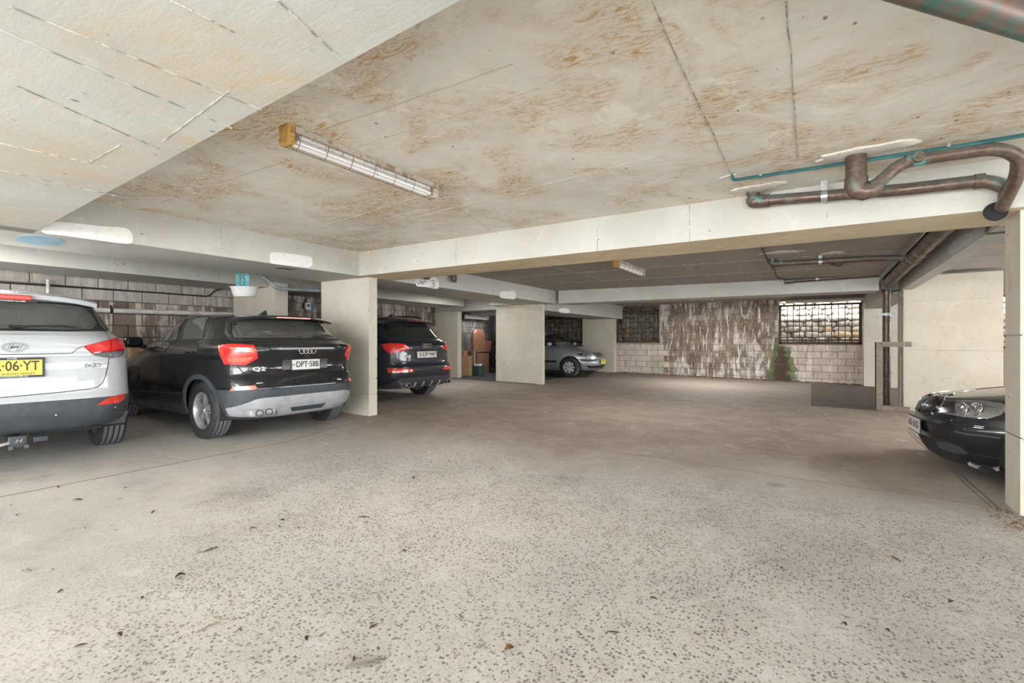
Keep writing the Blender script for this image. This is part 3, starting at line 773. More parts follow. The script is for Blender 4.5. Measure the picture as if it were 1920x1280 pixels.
        ob.matrix_local = Matrix((( *[u[0], v[0], w[0]], pos[0]), (u[1], v[1], w[1], pos[1]), (u[2], v[2], w[2], pos[2]), (0, 0, 0, 1))); return ob
    def rings4(s, p, n, r, mat):
        pos, hn = s.at(p, n, .006); u, v, w = s.frame((hn+Vector(n)*2).normalized()); mb = MB()
        for k in range(4):
            c = pos+u*(r*1.42*(k-1.5)); P = [c+u*(r*cos(t))+v*(r*sin(t)) for t in [2*pi*j/22 for j in range(23)]]
            mb.tube(P, r*.15, 6, caps=False)
        mb.build('ring_emblem', mat, s.root, sm=60)
    def plate(s, p, n, w, h, mat, lines, frame_mat=M_plate_black, fw=.012, tilt=0, base=.012, tcol=M_ink):
        n = Vector(n).normalized(); pos, hn = s.at(p, n, base); u, v, _ = s.frame(n); R = Matrix((u, v, n)).transposed()
        mb = MB(); mb.obox(pos, w+2*fw, h+2*fw, .010, R, bev=.003); fr = mb.build('number_plate', frame_mat, s.root)
        mb = MB(); mb.obox(pos+n*.0055, w, h, .003, R); mb.build('plate_face', mat, fr)
        for (t, du, dv, sz, sx) in lines:
            s.text(t, pos+n*.0075+u*du+v*dv, n, sz, tcol, 0, .0008, 'plate_lettering', fr, sx, flat=True, bold=.0012*sz/.08)
        return fr
    def finish(s, arch_r, arch_n=26):
        sp = s.sp; bm = s.bm
        zc_ = sp['wr']+.005
        for wx in (sp['ra'], sp['fa']):
            for sg in (1, -1):
                P = [(wx+arch_r*cos(t), sg*.9, zc_+arch_r*sin(t)) for t in [pi*k/arch_n for k in range(arch_n+1)]]
                P = [(wx+arch_r, sg*.9, 0.)]+P+[(wx-arch_r, sg*.9, 0.)]
                s.cut(P, (0, sg, 0))
        for (Q, o, u, v, n) in s.cuts:
            xs = [q[0] for q in Q]; ys = [q[1] for q in Q]; bb = (min(xs)-.03, max(xs)+.03, min(ys)-.03, max(ys)+.03)
            def inbb(f):
                if f.normal.dot(n) < .05: return False
                c = f.calc_center_median()-o; a, b = c.dot(u), c.dot(v); return bb[0] < a < bb[1] and bb[2] < b < bb[3] and abs(c.dot(n)) < .55
            for i in range(len(Q)):
                a, b = Q[i], Q[(i+1) % len(Q)]; e = b-a
                if e.length < 1e-4: continue
                lo = (min(a.x, b.x)-.04, max(a.x, b.x)+.04, min(a.y, b.y)-.04, max(a.y, b.y)+.04)
                fs = []
                for f in bm.faces:
                    if not inbb(f): continue
                    c = f.calc_center_median()-o; x, y = c.dot(u), c.dot(v)
                    if lo[0] < x < lo[1] and lo[2] < y < lo[3]: fs.append(f)
                if not fs: continue
                g = set(fs)
                for f in fs: g.update(f.edges); g.update(f.verts)
                pn = (u*(-e.y)+v*e.x).normalized()
                bmesh.ops.bisect_plane(bm, geom=list(g), plane_co=o+u*a.x+v*a.y, plane_no=pn, dist=1e-5)
            bm.normal_update(); dead = []
            for f in bm.faces:
                if not inbb(f): continue
                c = f.calc_center_median()-o; x, y = c.dot(u), c.dot(v); ins = False; j = len(Q)-1
                for i in range(len(Q)):
                    if (Q[i].y > y) != (Q[j].y > y) and x < (Q[j].x-Q[i].x)*(y-Q[i].y)/(Q[j].y-Q[i].y)+Q[i].x: ins = not ins
                    j = i
                if ins: dead.append(f)
            bmesh.ops.delete(bm, geom=dead, context='FACES')
        me = bpy.data.meshes.new('body'); bm.to_mesh(me); bm.free(); smooth(me, 28); s.body = link('body', me, s.paint, s.root)
        # liners, underbody
        W = sp['W']/2
        for wx in (sp['ra'], sp['fa']):
            for sg in (1, -1):
                mb = MB(); r = arch_r+.012; y1 = sg*(W-.055); y0 = sg*(W-.36); n = 20
                A = [(wx+r*cos(pi*k/n*1.16-.08*pi), zc_+r*sin(pi*k/n*1.16-.08*pi)) for k in range(n+1)]
                F1 = [mb.bm.verts.new((p[0], y1, p[1])) for p in A]; F0 = [mb.bm.verts.new((p[0], y0, p[1])) for p in A]
                for k in range(n): mb._f([F1[k], F1[k+1], F0[k+1], F0[k]])
                mb._f(F0); mb.build('wheel_arch_liner', M_liner, s.root, sm=40)
        z0 = sp['z0']+.02; xr = pchip(sp['xr'], z0)+.06; xf = pchip(sp['xf'], z0)-.16; mb = MB()
        cells = [xr, sp['ra']-arch_r-.01, sp['ra']+arch_r+.01, sp['fa']-arch_r-.01, sp['fa']+arch_r+.01, xf]
        for i, (a, b) in enumerate(zip(cells, cells[1:])):
            hw = W-.38 if i in (1, 3) else (W-.36 if i in (0, 4) else W-.12)
            mb.box(a, b, -hw, hw, z0, z0+.05)
        mb.build('underbody', M_under, s.root)
        for wx in (sp['ra'], sp['fa']):
            for sg in (1, -1): s.wheel(wx, sg)
    def wheel(s, wx, sg):
        sp = s.sp; r = sp['wr']; tw = sp['tw']; rr = sp['rim']; W = sp['W']/2-sp.get('tuck', .02)
        if 'wheel' in sp.get('cache', {}): pass
        key = id(sp); s._wc = getattr(s, '_wc', None)
        steer = sp.get('steer', 0) if wx == sp['fa'] else 0
        e = empty('wheel', (wx, sg*(W-tw/2), r), (0 if sg > 0 else pi)+steer, s.root)
        if s._wc is None:
            h = tw/2; tread = []; g = .008
            ys = [-h*.80, -h*.42, -h*.36, -h*.02-.004, h*.02+.004, h*.36, h*.42, h*.80]
            prof = [(rr-.006, -h*.88), (rr+.012, -h*.98), (r*.5+rr*.5, -h*1.02), (r-.028, -h*.97), (r-.008, -h*.88), (r-.002, -h*.78)]
            for a, b in ((-.76, -.48), (-.36, -.07), (.07, .36), (.48, .76)):
                prof += [(r-.009, h*(a)-.001), (r, h*a+.003), (r, h*b-.003), (r-.009, h*b+.001)]
            prof += [(r-.002, h*.78), (r-.008, h*.88), (r-.028, h*.97), (r*.5+rr*.5, h*1.02), (rr+.012, h*.98), (rr-.006, h*.88)]
            mb = MB(); mb.lathe(prof, axis='y', n=72); bm = mb.bm
            for f in bm.faces:
                c = f.calc_center_median(); f.material_index = 0 if math.hypot(c.x, c.z) > r-.005 and abs(c.y) < h*.86 else 1
            # sipes across the outer tread blocks
            ty = mb.build('tyre', [M_tyre, M_tyre_side], e, sm=35)
            mb = MB()
            for k in range(60):
                t = 2*pi*k/60; ct, st = cos(t), sin(t); rd = Vector((ct, 0, st)); tn = Vector((-st, 0, ct))
                for y0, y1 in ((-.9, -.60), (.60, .9)):
                    c = rd*(r+.0008)+Vector((0, h*(y0+y1)/2, 0)); M = Matrix((tn, Vector((0, 1, 0)), rd)).transposed()
                    mb.obox(c, .0035, h*abs(y1-y0), .003, M)
            mb.build('tread_sipes', M_black, ty)['kind'] = 'stuff'
            yo = h*.72
            mb = MB(); mb.lathe([(rr, -h*.85), (rr-.012, -h*.8), (rr-.03, 0), (rr-.022, h*.6), (rr-.008, h*.86), (rr+.006, h*.93), (rr+.010, h*.90), (rr+.004, h*.84)], axis='y', n=48)
            rim = mb.build('rim', sp.get('rimmat', M_alloy), e, sm=40)
            mb = MB(); st_ = sp.get('spokes', ('five', 5))
            def spoke(a, w0, w1, y0, y1, r0=.045, r1=None, tw_=0):
                r1 = r1 or rr-.015; ca, sa = cos(a), sin(a); d = Vector((ca, 0, sa)); t = Vector((-sa, 0, ca)); n_ = 6; prev = None
                for k in range(n_+1):
                    q = k/n_; rad = r0+(r1-r0)*q; wv = w0+(w1-w0)*q; y = y0+(y1-y0)*q+.012*sin(pi*q); off = tw_*q
                    c = d*rad+t*off
                    ring = [mb.bm.verts.new(p) for p in (c-t*wv*.5+Vector((0, y-.035, 0)), c-t*wv*.5+Vector((0, y-.008, 0)), c-t*wv*.22+Vector((0, y, 0)), c+t*wv*.22+Vector((0, y, 0)), c+t*wv*.5+Vector((0, y-.008, 0)), c+t*wv*.5+Vector((0, y-.035, 0)))]
                    if prev:
                        for i in range(6): mb._f([prev[i], prev[(i+1) % 6], ring[(i+1) % 6], ring[i]])
                    prev = ring
            kind, ns = st_
            for k in range(ns):
                a = 2*pi*k/ns+pi/2
                if kind == 'five': spoke(a, .062, .085, yo-.01, yo-.018)
                elif kind == 'double': spoke(a, .035, .030, yo-.01, yo-.015, tw_=.045); spoke(a, .035, .030, yo-.01, yo-.015, tw_=-.045)
                elif kind == 'thin': spoke(a, .030, .036, yo-.01, yo-.015)
                elif kind == 'cap': spoke(a, .05, .075, yo+.004, yo-.004)
            mb.build('spokes', sp.get('rimmat', M_alloy), rim, sm=50)
            mb = MB(); mb.lathe([(0, yo+.006), (.026, yo+.005), (.032, yo-.002), (.052, yo-.008), (.06, yo-.03), (.06, -.02)], axis='y', n=24)
            mb.build('hub_cap', sp.get('rimmat', M_alloy), rim, sm=40)
            mb = MB()
            for k in range(5): a = 2*pi*k/5+pi/2+.3; mb.lathe([(0, yo-.004), (.008, yo-.004), (.009, yo-.03)], (cos(a)*.05, 0, sin(a)*.05), 'y', 8)
            mb.build('wheel_bolts', M_chrome_dark, rim)['kind'] = 'stuff'
            mb = MB(); mb.lathe([(.06, .015), (rr*.72, .015), (rr*.72, -.01), (.06, -.01)], axis='y', n=40, close=True); mb.build('brake_disc', M_disc, e, sm=40)
            mb = MB(); mb.lathe([(0, -h*.5), (rr-.03, -h*.5)], axis='y', n=40); mb.build('wheel_back', M_liner, e)
            s._wc = e
        else:
            for ch in s._wc.children:
                c = ch.copy(); COL.objects.link(c); c.parent = e
                for g in ch.children: q = g.copy(); COL.objects.link(q); q.parent = c
        return e
    def cabin(s, x0, x1, zfl, seatmat, w=None, front=True):
        """simple cabin: floor tub, dashboard, two front seats, rear bench with head rests"""
        W = w or s.sp['W']/2-.22; zt = s.sp['H']
        mb = MB(); mb.box(x0, x1, -W, W, zfl-.04, zfl); mb.build('cabin_floor', M_inner, s.root)
        def seat(name, cx, cy, wd, hr=True, n=1):
            e = empty(name, (cx, cy, zfl), 0, s.root)
            mb = MB(); mb.obox((.05, 0, .16), .50, wd, .16, bev=.05); mb.build('seat_cushion', seatmat, e, sm=50)
            mb = MB(); M = Matrix.Rotation(radians(-14), 3, 'Y'); mb.obox((-.25, 0, .50), .13, wd, .60, M, bev=.05); mb.build('backrest', seatmat, e, sm=50)
            for k in range(n):
                y = 0 if n == 1 else (k-(n-1)/2)*wd*.36
                mb = MB(); mb.obox((-.34, y, .88), .09, .24, .17, M, bev=.035); mb.tube([(-.33, y-.06, .76), (-.335, y-.06, .86)], .006, 6); mb.tube([(-.33, y+.06, .76), (-.335, y+.06, .86)], .006, 6); mb.build('head_rest', seatmat, e, sm=50)
        seat('rear_bench', x0+.52, 0, W*1.75, n=3)
        for sg in (1, -1): seat('front_seat', x0+1.35, sg*.37, .50)
        mb = MB(); mb.obox((x1-.20, 0, zfl+.42), .45, W*1.9, .32, bev=.08); mb.build('dashboard', M_black, s.root, sm=50)
        mb = MB(); c = Vector((x1-.52, -.37, zfl+.55)); M = Matrix.Rotation(radians(-65), 3, 'Y')
        mb.tube([c+M @ Vector((.18*cos(t), .18*sin(t), 0)) for t in [2*pi*k/20 for k in range(21)]], .014, 8, False); mb.tube([c-M @ Vector((0, .17, 0)), c+M @ Vector((0, .17, 0))], .016, 6); mb.build('steering_wheel', M_black, s.root, sm=50)
        mb = MB(); mb.obox((x1-.78, 0, zt-.16), .03, .24, .06, bev=.01); mb.build('rear_view_mirror', M_black, s.root)
def mirror_part(car, x, y, z, sg, mat, k=1):
    e = Car
    mb = MB(); mb.obox((x, sg*(y+.12*k), z), .13*k, .24*k, .15*k, Matrix.Rotation(sg*radians(12), 3, 'Z'), bev=.062*k)
    mb2 = MB(); mb2.tube([(x+.02, sg*(y-.03), z-.07), (x+.01, sg*(y+.06), z-.03)], .028, 8)
    o = mb.build('door_mirror', mat, car.root, sm=60); mb2.build('mirror_stalk', M_black, o, sm=50)
    mb = MB(); mb.obox((x-.066*k, sg*(y+.125*k), z), .006, .13*k, .075*k, Matrix.Rotation(sg*radians(12), 3, 'Z')); mb.build('mirror_glass', M_chrome_dark, o)
def C(x0, y0, s, *pts): return [(x0+a/s, y0+b/s) for a, b in pts]
def YZ(*pts, x=0.): return [(x, a, b) for a, b in pts]
def sym(*h): return list(h)+[(-a, b) for a, b in h[::-1] if abs(a) > 1e-6]
REAR = (-1, 0, 0)
def spoiler(car, hw, x_in, x_out, zt, zb, drop, name='roof_spoiler', mat=None, n=16, sweep=.10):
    mb = MB(); prev = None
    for k in range(n+1):
        y = -hw+2*hw*k/n; q = abs(y)/hw; xo = x_out+sweep*q**3; z0 = zt-drop*q**2.5; e = max(0, q-.86)/.14
        sec = [(x_in, z0+.015-.01*q), (xo+.06, z0+.002), (xo, z0-.02), (xo+.015, zb-drop*q**2.5-.0), (x_in, zb+.01-drop*q**2.5)]
        ring = [mb.bm.verts.new((x, y, z)) for x, z in sec]
        if prev:
            for i in range(5): mb._f([prev[i], prev[(i+1) % 5], ring[(i+1) % 5], ring[i]])
        else: mb._f(ring[::-1])
        prev = ring
    mb._f(prev); return mb.build(name, mat or car.paint, car.root, sm=45)
def wiper(car, y0, z0, y1, z1, yb, zb_):
    p, n = car.at((0, y0, z0), REAR, .022); q, _ = car.at((0, y1, z1), REAR, .022); b, _ = car.at((0, yb, zb_), REAR, .016)
    mb = MB(); mb.tube([p-n*.03, p+n*.006], .022, 10); mb.tube([p, p*.6+q*.4, q], [.016, .011, .006], 8)
    o = mb.build('rear_wiper', M_black, car.root, sm=50)
    c, _ = car.at((0, (q.y+b.y)/2, (q.z+b.z)/2), REAR, .012); a = q*1.0+(p-q)*.15
    mb = MB(); mb.tube([a, c, b], [.006, .008, .005], 6); mb.build('wiper_blade', M_black, o)
def handle(car, px, py, mat=None):
    for sg in (1, -1):
        h, n = car.hit(px, py); h = Vector((h.x, h.y*sg, h.z)); n = Vector((n.x, n.y*sg, n.z))
        mb = MB(); mb.obox(h+n*.028, .20, .022, .028, bev=.009); mb.obox(h+n*.01+Vector((.08, 0, 0)), .03, .04, .02); mb.obox(h+n*.01-Vector((.08, 0, 0)), .03, .04, .02)
        mb.build('door_handle', mat or car.paint, car.root, sm=50)
def clad_body(car, zcl, mat):
    """lower band of the body shell in bare plastic"""
    me = car.body.data; me.materials.append(mat)
    for p in me.polygons:
        c = p.center
        if c.z < zcl(c.x): p.material_index = 1
def exhaust(car, y, z, x=.02, rx=.045, rz_=.038, mat=None):
    mb = MB(); P = [(rx*cos(t), rz_*sin(t)) for t in [2*pi*k/20 for k in range(20)]]
    rings = [[mb.bm.verts.new((x+dx, y+a*s_, z+b*s_)) for a, b in P] for dx, s_ in ((.14, 1), (-.0, 1), (-.0, .82), (.10, .78))]
    for A, B in zip(rings, rings[1:]):
        for k in range(20): mb._f([A[k], A[(k+1) % 20], B[(k+1) % 20], B[k]])
    o = mb.build('exhaust_tip', mat or M_chrome_dark, car.root, sm=40)
    mb = MB(); mb._f([mb.bm.verts.new((x+.09, y+a*.8, z+b*.8)) for a, b in P]); mb.build('exhaust_bore', M_under, o)

# ------------------------------------------------------------------ black small SUV (photo centre-left)
def q2():
    sp = dict(paint=P_black, W=1.794, H=1.508, z0=.24, wr=.334, tw=.215, rim=.222, ra=.79, fa=3.39, N=76, nz=66, flare=.028, scoop=.026, spokes=('five', 5), tuck=.025,
        xr=[(.24, .20), (.30, .09), (.38, .03), (.48, .005), (.60, .0), (.68, .02), (.73, .045), (.76, .07), (.86, .085), (.93, .07), (1.0, .045), (1.07, .035), (1.11, .05), (1.14, .10), (1.165, .15), (1.40, .47), (1.44, .56), (1.47, .72), (1.49, .95), (1.508, 1.5)],
        xf=[(.24, 4.0), (.32, 4.14), (.45, 4.19), (.6, 4.18), (.7, 4.13), (.8, 3.98), (.9, 3.68), (1.0, 3.28), (1.06, 3.08), (1.1, 2.98), (1.3, 2.56), (1.42, 2.22), (1.47, 1.98), (1.495, 1.75), (1.508, 1.62)],
        w=[(.24, .80), (.32, .858), (.45, .880), (.60, .888), (.8, .886), (.95, .880), (1.05, .868), (1.10, .845), (1.14, .805), (1.3, .725), (1.4, .668), (1.44, .625), (1.475, .53), (1.495, .40), (1.508, .22)],
        nr=[(.24, 5), (.6, 5.5), (1.08, 5.5), (1.15, 4.6), (1.45, 3.4), (1.508, 2.6)], nf=[(.24, 3.4), (.6, 3.6), (1.1, 3.2), (1.5, 2.8)], extra=[.595, .47])
    c = Car('suv', 'black compact SUV parked nose in beside the near concrete pillar, plate DPT 58B', (-5.26, 3.52), pi, sp)
    K = lambda *p: C(220, 540, 3.84, *p)
    # glass
    rw = YZ(*sym((.705, 1.165), (.685, 1.24), (.62, 1.36), (.585, 1.405), (.3, 1.415)))
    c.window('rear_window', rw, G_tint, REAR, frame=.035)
    c.window('side_window', K((248, 392), (275, 340), (350, 270), (440, 222), (508, 206), (428, 372), (345, 383)), G_dark, px=True, both=True, frame=.014)
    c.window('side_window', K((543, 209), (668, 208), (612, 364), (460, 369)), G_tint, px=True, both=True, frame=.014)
    c.window('quarter_window', K((682, 216), (692, 240), (694, 362), (622, 364)), G_dark, px=True, both=True, frame=.012)
    c.window('windscreen', [(2.9, y, z) for y, z in sym((.66, 1.12), (.52, 1.40), (.2, 1.43))], G_clear, (1, 0, .3), frame=.03)
    spoiler(c, .63, .62, .33, 1.462, 1.425, .045, mat=P_black)
    mb = MB(); mb.obox((.322, 0, 1.436), .02, .46, .018, bev=.004); mb.build('high_brake_light', L_red2, c.root)
    # lamps: angular lens with brighter inner guides
    L = K((733, 415), (800, 407), (985, 415), (1004, 452), (1011, 502), (926, 553), (775, 549), (748, 490))
    c.patch('tail_lamp', L, L_red, px=True, both=True, off=.012, th=.02)
    c.patch('lamp_light_guide', K((805, 427), (975, 432), (992, 462), (845, 452)), L_orange, px=True, both=True, off=.016, th=.006)
    c.patch('lamp_light_guide', K((800, 500), (985, 488), (940, 528), (800, 528)), L_orange, px=True, both=True, off=.016, th=.006)
    c.patch('lamp_light_guide', K((742, 425), (775, 425), (800, 530), (775, 540)), L_red2, px=True, both=True, off=.016, th=.006)
    c.patch('rear_reflector', K((810, 740), (832, 714), (988, 701), (1008, 716), (985, 730)), L_orange, px=True, both=True, off=.008, th=.012)
    # tailgate lines, bumper
    for P in (sym((.735, .86), (.70, .79), (.65, .752), (.5, .738), (.2, .735)),):
        c.ring('shut_line', YZ(*P), M_gap, REAR, .008, .0015, closed=False)
    c.patch('tailgate', c.half(K((887, 376), (906, 405), (930, 480), (930, 553), (950, 600), (985, 632))), P_black, REAR, off=.0025, th=.004, inset=.004)
    for nm, pp_ in (('rear_door', ((430, 382), (340, 462), (312, 560), (304, 700), (304, 818), (466, 828), (470, 730), (484, 670), (505, 610), (550, 548), (570, 480), (612, 384))), ('front_door', ((425, 384), (336, 460), (308, 560), (300, 700), (300, 815), (116, 800), (112, 700), (120, 560), (170, 450), (244, 402)))):
        c.patch(nm, K(*pp_), P_black, px=True, both=True, off=.0025, th=.004, inset=.003)
    c.ring('shut_line', K((885, 372), (905, 405)), M_gap, None, .008, .0015, px=True, closed=False)
    c.ring('shut_line', K((822, 235), (850, 300), (885, 372)), M_gap, None, .007, .0015, px=True, closed=False)
    c.patch('plate_recess', YZ(*sym((.305, .925), (.30, .805))), M_alloy_dark, REAR, off=.008, th=.01)
    c.plate((0, 0, .865), (-1, 0, .05), .372, .118, M_plate_white, [('DPT·58B', .018, .0, .098, .86), ('NSW', -.165, .0, .022, .8)], base=.016)
    h, n = c.hit(*K((1020, 583))[0]); c.text('Q2', h, n, .062, M_chrome, .004, name='model_lettering', sx=1.7, bold=.001)
    h, n = c.hit(*K((1606, 556))[0]); c.text('TFSI', h, n, .042, M_chrome, .004, name='model_lettering', sx=1.2)
    c.rings4((0, 0, 1.03), REAR, .036, M_chrome)
    mb = MB(); p, n = c.at((0, 0, .965), REAR, .01); mb.obox(p, .02, .05, .022, bev=.006); mb.build('reversing_camera', M_black, c.root, sm=50)
    for y in (.15, -.25, .62, -.62):
        p, n = c.at((0, y, .655), REAR, .003); mb = MB(); mb.lathe([(0, .004), (.009, .003), (.011, 0)], axis='x', n=12); mb.build('parking_sensor', M_chrome_dark, c.root, loc=p)
    c.patch('diffuser', YZ(*sym((.87, .338), (.74, .425), (.62, .490), (.55, .502), (.2, .505))[:]+[(-.80, .30), (-.3, .265), (.3, .265), (.80, .30)][::1]), M_trim_silver, REAR, off=.010, th=.03)
    c.patch('diffuser_inset', YZ(*sym((.42, .41), (.36, .30))), M_trim_silver, REAR, off=.026, th=.02)
    c.patch('diffuser_inset', YZ(*sym((.24, .372), (.20, .325))), M_trim, REAR, off=.030, th=.01)
    mb = MB(); mb.obox((.09, .55, .338), .13, .30, .085, bev=.03); mb.build('exhaust_surround', M_trim_silver, c.root, sm=50)
    exhaust(c, .605, .338, .012); exhaust(c, .495, .338, .012)
    # door lines
    c.ring('shut_line', K((433, 376), (340, 460), (312, 560), (304, 700), (304, 822)), M_gap, None, .007, .0015, px=True, closed=False)
    c.ring('shut_line', K((615, 380), (570, 480), (552, 545)), M_gap, None, .007, .0015, px=True, closed=False)
    c.ring('sill_moulding', K((112, 738), (300, 748), (468, 758)), M_trim, None, .02, .004, px=True, closed=False)
    handle(c, *K((300, 482))[0]); handle(c, *K((528, 466))[0])
    mirror_part(c, 2.43, .86, 1.135, 1, P_black); mirror_part(c, 2.43, .86, 1.135, -1, P_black)
    mb = MB(); mb.hexa([(.98, -.03, 1.49), (.98, .03, 1.49), (1.14, .02, 1.49), (1.14, -.02, 1.49), (.96, -.006, 1.555), (.96, .006, 1.555), (1.0, .005, 1.55), (1.0, -.005, 1.55)]); mb.build('roof_antenna', M_black, c.root)
    wiper(c, -.16, 1.175, -.42, 1.21, -.52, 1.18)
    c.finish(.375)
    clad_body(c, lambda x: .595 if (x < .79 or x > 3.5) else .47, M_trim)
    for wx in (.79, 3.39):
        for sg in (1, -1):
            P = [(wx+.395*cos(t), sg*.88, .339+.395*sin(t)) for t in [pi*k/24*1.12-.06*pi for k in range(25)]]
            c.ring('arch_cladding', P, M_trim, (0, sg, 0), .058, .014, closed=False)
    c.cabin(.55, 3.05, .42, M_seat)
    return c
Q2 = q2()

# ------------------------------------------------------------------ white SUV at the left edge
def ix():
    sp = dict(paint=P_white, W=1.82, H=1.655, z0=.30, wr=.351, tw=.225, rim=.222, ra=.88, fa=3.52, N=70, nz=58, flare=.012, spokes=('double', 5), tuck=.02,
        xr=[(.30, .22), (.34, .07), (.42, .02), (.52, .0), (.60, .0), (.64, .02), (.66, .035), (.8, .04), (.95, .035), (.985, .05), (1.0, .025), (1.1, .03), (1.18, .05), (1.21, .10), (1.24, .15), (1.49, .36), (1.54, .42), (1.585, .50), (1.62, .66), (1.64, .95), (1.655, 1.5)],
        xf=[(.30, 4.2), (.45, 4.4), (.65, 4.4), (.8, 4.3), (.95, 3.9), (1.05, 3.5), (1.12, 3.25), (1.4, 2.75), (1.55, 2.4), (1.62, 2.1), (1.655, 1.75)],
        w=[(.30, .84), (.36, .885), (.5, .905), (.7, .91), (.9, .905), (1.02, .895), (1.12, .875), (1.19, .84), (1.25, .80), (1.4, .735), (1.5, .68), (1.56, .62), (1.61, .52), (1.64, .38), (1.655, .2)],
        nr=[(.3, 5.2), (.6, 6.2), (1.1, 5.2), (1.2, 4), (1.5, 3.6), (1.655, 2.6)], nf=[(.3, 3.2), (1.6, 2.8)], extra=[.575])
    c = Car('suv', 'white SUV with yellow number plate and tow bar at the left edge', (-5.78, 1.10), pi-.07, sp)
    K = lambda *p: C(0, 600, 5.12, *p); T = lambda *p: C(0, 460, 8, *p)
    rw = YZ(*sym((.685, 1.235), (.72, 1.29), (.70, 1.34), (.60, 1.46), (.55, 1.485), (.25, 1.50)))
    c.window('rear_window', rw, G_pale, REAR, frame=.02, ch=1)
    for sg in (1, -1): c.patch('window_frit', YZ(*[(sg*a, b) for a, b in ((.53, 1.245), (.685, 1.24), (.715, 1.29), (.69, 1.35), (.60, 1.455), (.50, 1.475), (.575, 1.40), (.60, 1.33))]), G_dark, REAR, off=.006, th=.003)
    c.window('windscreen', [(3.0, y, z) for y, z in sym((.72, 1.14), (.56, 1.52), (.2, 1.56))], G_clear, (1, 0, .3), frame=.02)
    for sg in (1, -1):
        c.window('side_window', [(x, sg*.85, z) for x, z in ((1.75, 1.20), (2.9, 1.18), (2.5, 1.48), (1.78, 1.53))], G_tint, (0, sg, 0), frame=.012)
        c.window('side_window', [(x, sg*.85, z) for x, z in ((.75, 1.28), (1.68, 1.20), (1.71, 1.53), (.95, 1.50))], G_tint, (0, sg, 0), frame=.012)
    spoiler(c, .60, .66, .30, 1.585, 1.525, .055, mat=P_white, sweep=.08)
    mb = MB(); mb.obox((.285, .03, 1.53), .03, .30, .045, bev=.012); mb.build('high_brake_light', L_red2, c.root)
    mb = MB(); mb.obox((.30, 0, 1.497), .02, .32, .02, bev=.004); mb.build('dealer_strip', M_black, c.root)
    c.text('HYUNDAI Arncliffe', (.288, 0, 1.497), REAR, .020, M_paint_patch, 0, .0006, 'dealer_lettering', flat=True)
    L = K((795, 250), (940, 215), (1050, 190), (1150, 172), (1178, 215), (1190, 300), (1172, 345), (1100, 356), (1000, 355), (900, 335), (860, 305))
    c.patch('tail_lamp', L, L_dark_red, px=True, both=True, off=.006, th=.012)
    c.patch('lamp_lens', K((802, 252), (945, 218), (1046, 194), (1046, 296), (880, 310)), L_red, px=True, both=True, off=.012, th=.008)
    c.patch('lamp_lens', K((1056, 192), (1148, 175), (1174, 218), (1184, 285), (1056, 296)), L_red, px=True, both=True, off=.012, th=.008)
    c.patch('reversing_lens', K((885, 320), (1046, 304), (1046, 350), (1000, 350), (905, 333)), L_white, px=True, both=True, off=.012, th=.008)
    c.patch('indicator_lens', K((1058, 302), (1180, 292), (1182, 310), (1166, 340), (1058, 350)), L_white, px=True, both=True, off=.012, th=.008)
    c.patch('rear_reflector', K((930, 815), (980, 778), (1040, 745), (1120, 722), (1190, 706), (1180, 755), (1140, 790), (1040, 806)), L_red2, px=True, both=True, off=.008, th=.012)
    c.ring('shut_line', K((1008, 105), (1045, 160), (1060, 260), (1048, 350), (1032, 450), (1015, 530), (985, 600), (940, 640), (860, 660), (600, 690), (300, 718), (0, 745)), M_gap, None, .007, .0015, px=True, closed=False)
    c.patch('tailgate', c.half(K((1004, 118), (1043, 165), (1058, 260), (1046, 350), (1030, 450), (1012, 530), (982, 598), (936, 637), (858, 656), (600, 686), (300, 714))), P_white, REAR, off=.0025, th=.004, inset=.003)
    c.ring('tailgate_crease', K((0, 330), (350, 327), (690, 318), (740, 275), (795, 250)), M_gap, None, .006, .0035, px=True, closed=False)
    c.plate((0, .035, .908), (-1, 0, .02), .372, .134, M_plate_yellow, [('BA·06·YT', 0, .012, .118, .72), ('NEW SOUTH WALES', 0, -.053, .024, 1.25)], base=.014, fw=.018, tcol=plain('brown_plate_ink', (.06, .03, .02), .5))
    c.text('Arncliffe', (-.0, .035, 1.0), REAR, .018, M_paint_patch, .02, .0006, 'dealer_lettering')
    c.text('www.HYUNDAIArncliffe.com', (-.0, .035, .833), REAR, .016, M_paint_patch, .026, .0006, 'dealer_lettering')
    # oval emblem with slanted H
    p, n = c.at((0, .02, 1.083), REAR, .008); n = (n+Vector(REAR)*2).normalized(); u, v, _ = c.frame(n); mb = MB()
    mb.tube([p+u*(.074*cos(t))+v*(.037*sin(t)) for t in [2*pi*k/36 for k in range(37)]], .005, 6, False)
    for s_ in (-1, 1): mb.tube([p+u*(s_*.028-.014)-v*.031, p+u*(s_*.028+.014)+v*.031], .0065, 6)
    mb.tube([p-u*.022-v*.006, p+v*.002, p+u*.022+v*.006], .005, 6)
    mb.build('oval_emblem', M_chrome_dark, c.root, sm=50)
    h, n = c.hit(*K((890, 433))[0]); c.text('ix35', h, n, .050, M_chrome_dark, .003, name='model_lettering', sx=1.5, shear=.2, bold=.0008)
    for px_ in ((540, 910), (1105, 835)):
        h, n = c.hit(*K(px_)[0]); mb = MB(); mb.obox(h+n*.002, .006, .014, .014, bev=.003); mb.build('bumper_clip', M_chrome, c.root)
    wiper(c, .02, 1.245, -.20, 1.262, -.42, 1.250)
    c.finish(.40)
    clad_body(c, lambda x: .60 if x < .88 else .5, M_trim)
    me = c.body.data
    for wx in (.88, 3.52):
        for sg in (1, -1): c.ring('arch_cladding', [(wx+.415*cos(t), sg*.9, .356+.415*sin(t)) for t in [pi*k/20*1.1-.05*pi for k in range(21)]], M_trim, (0, sg, 0), .05, .010, closed=False)
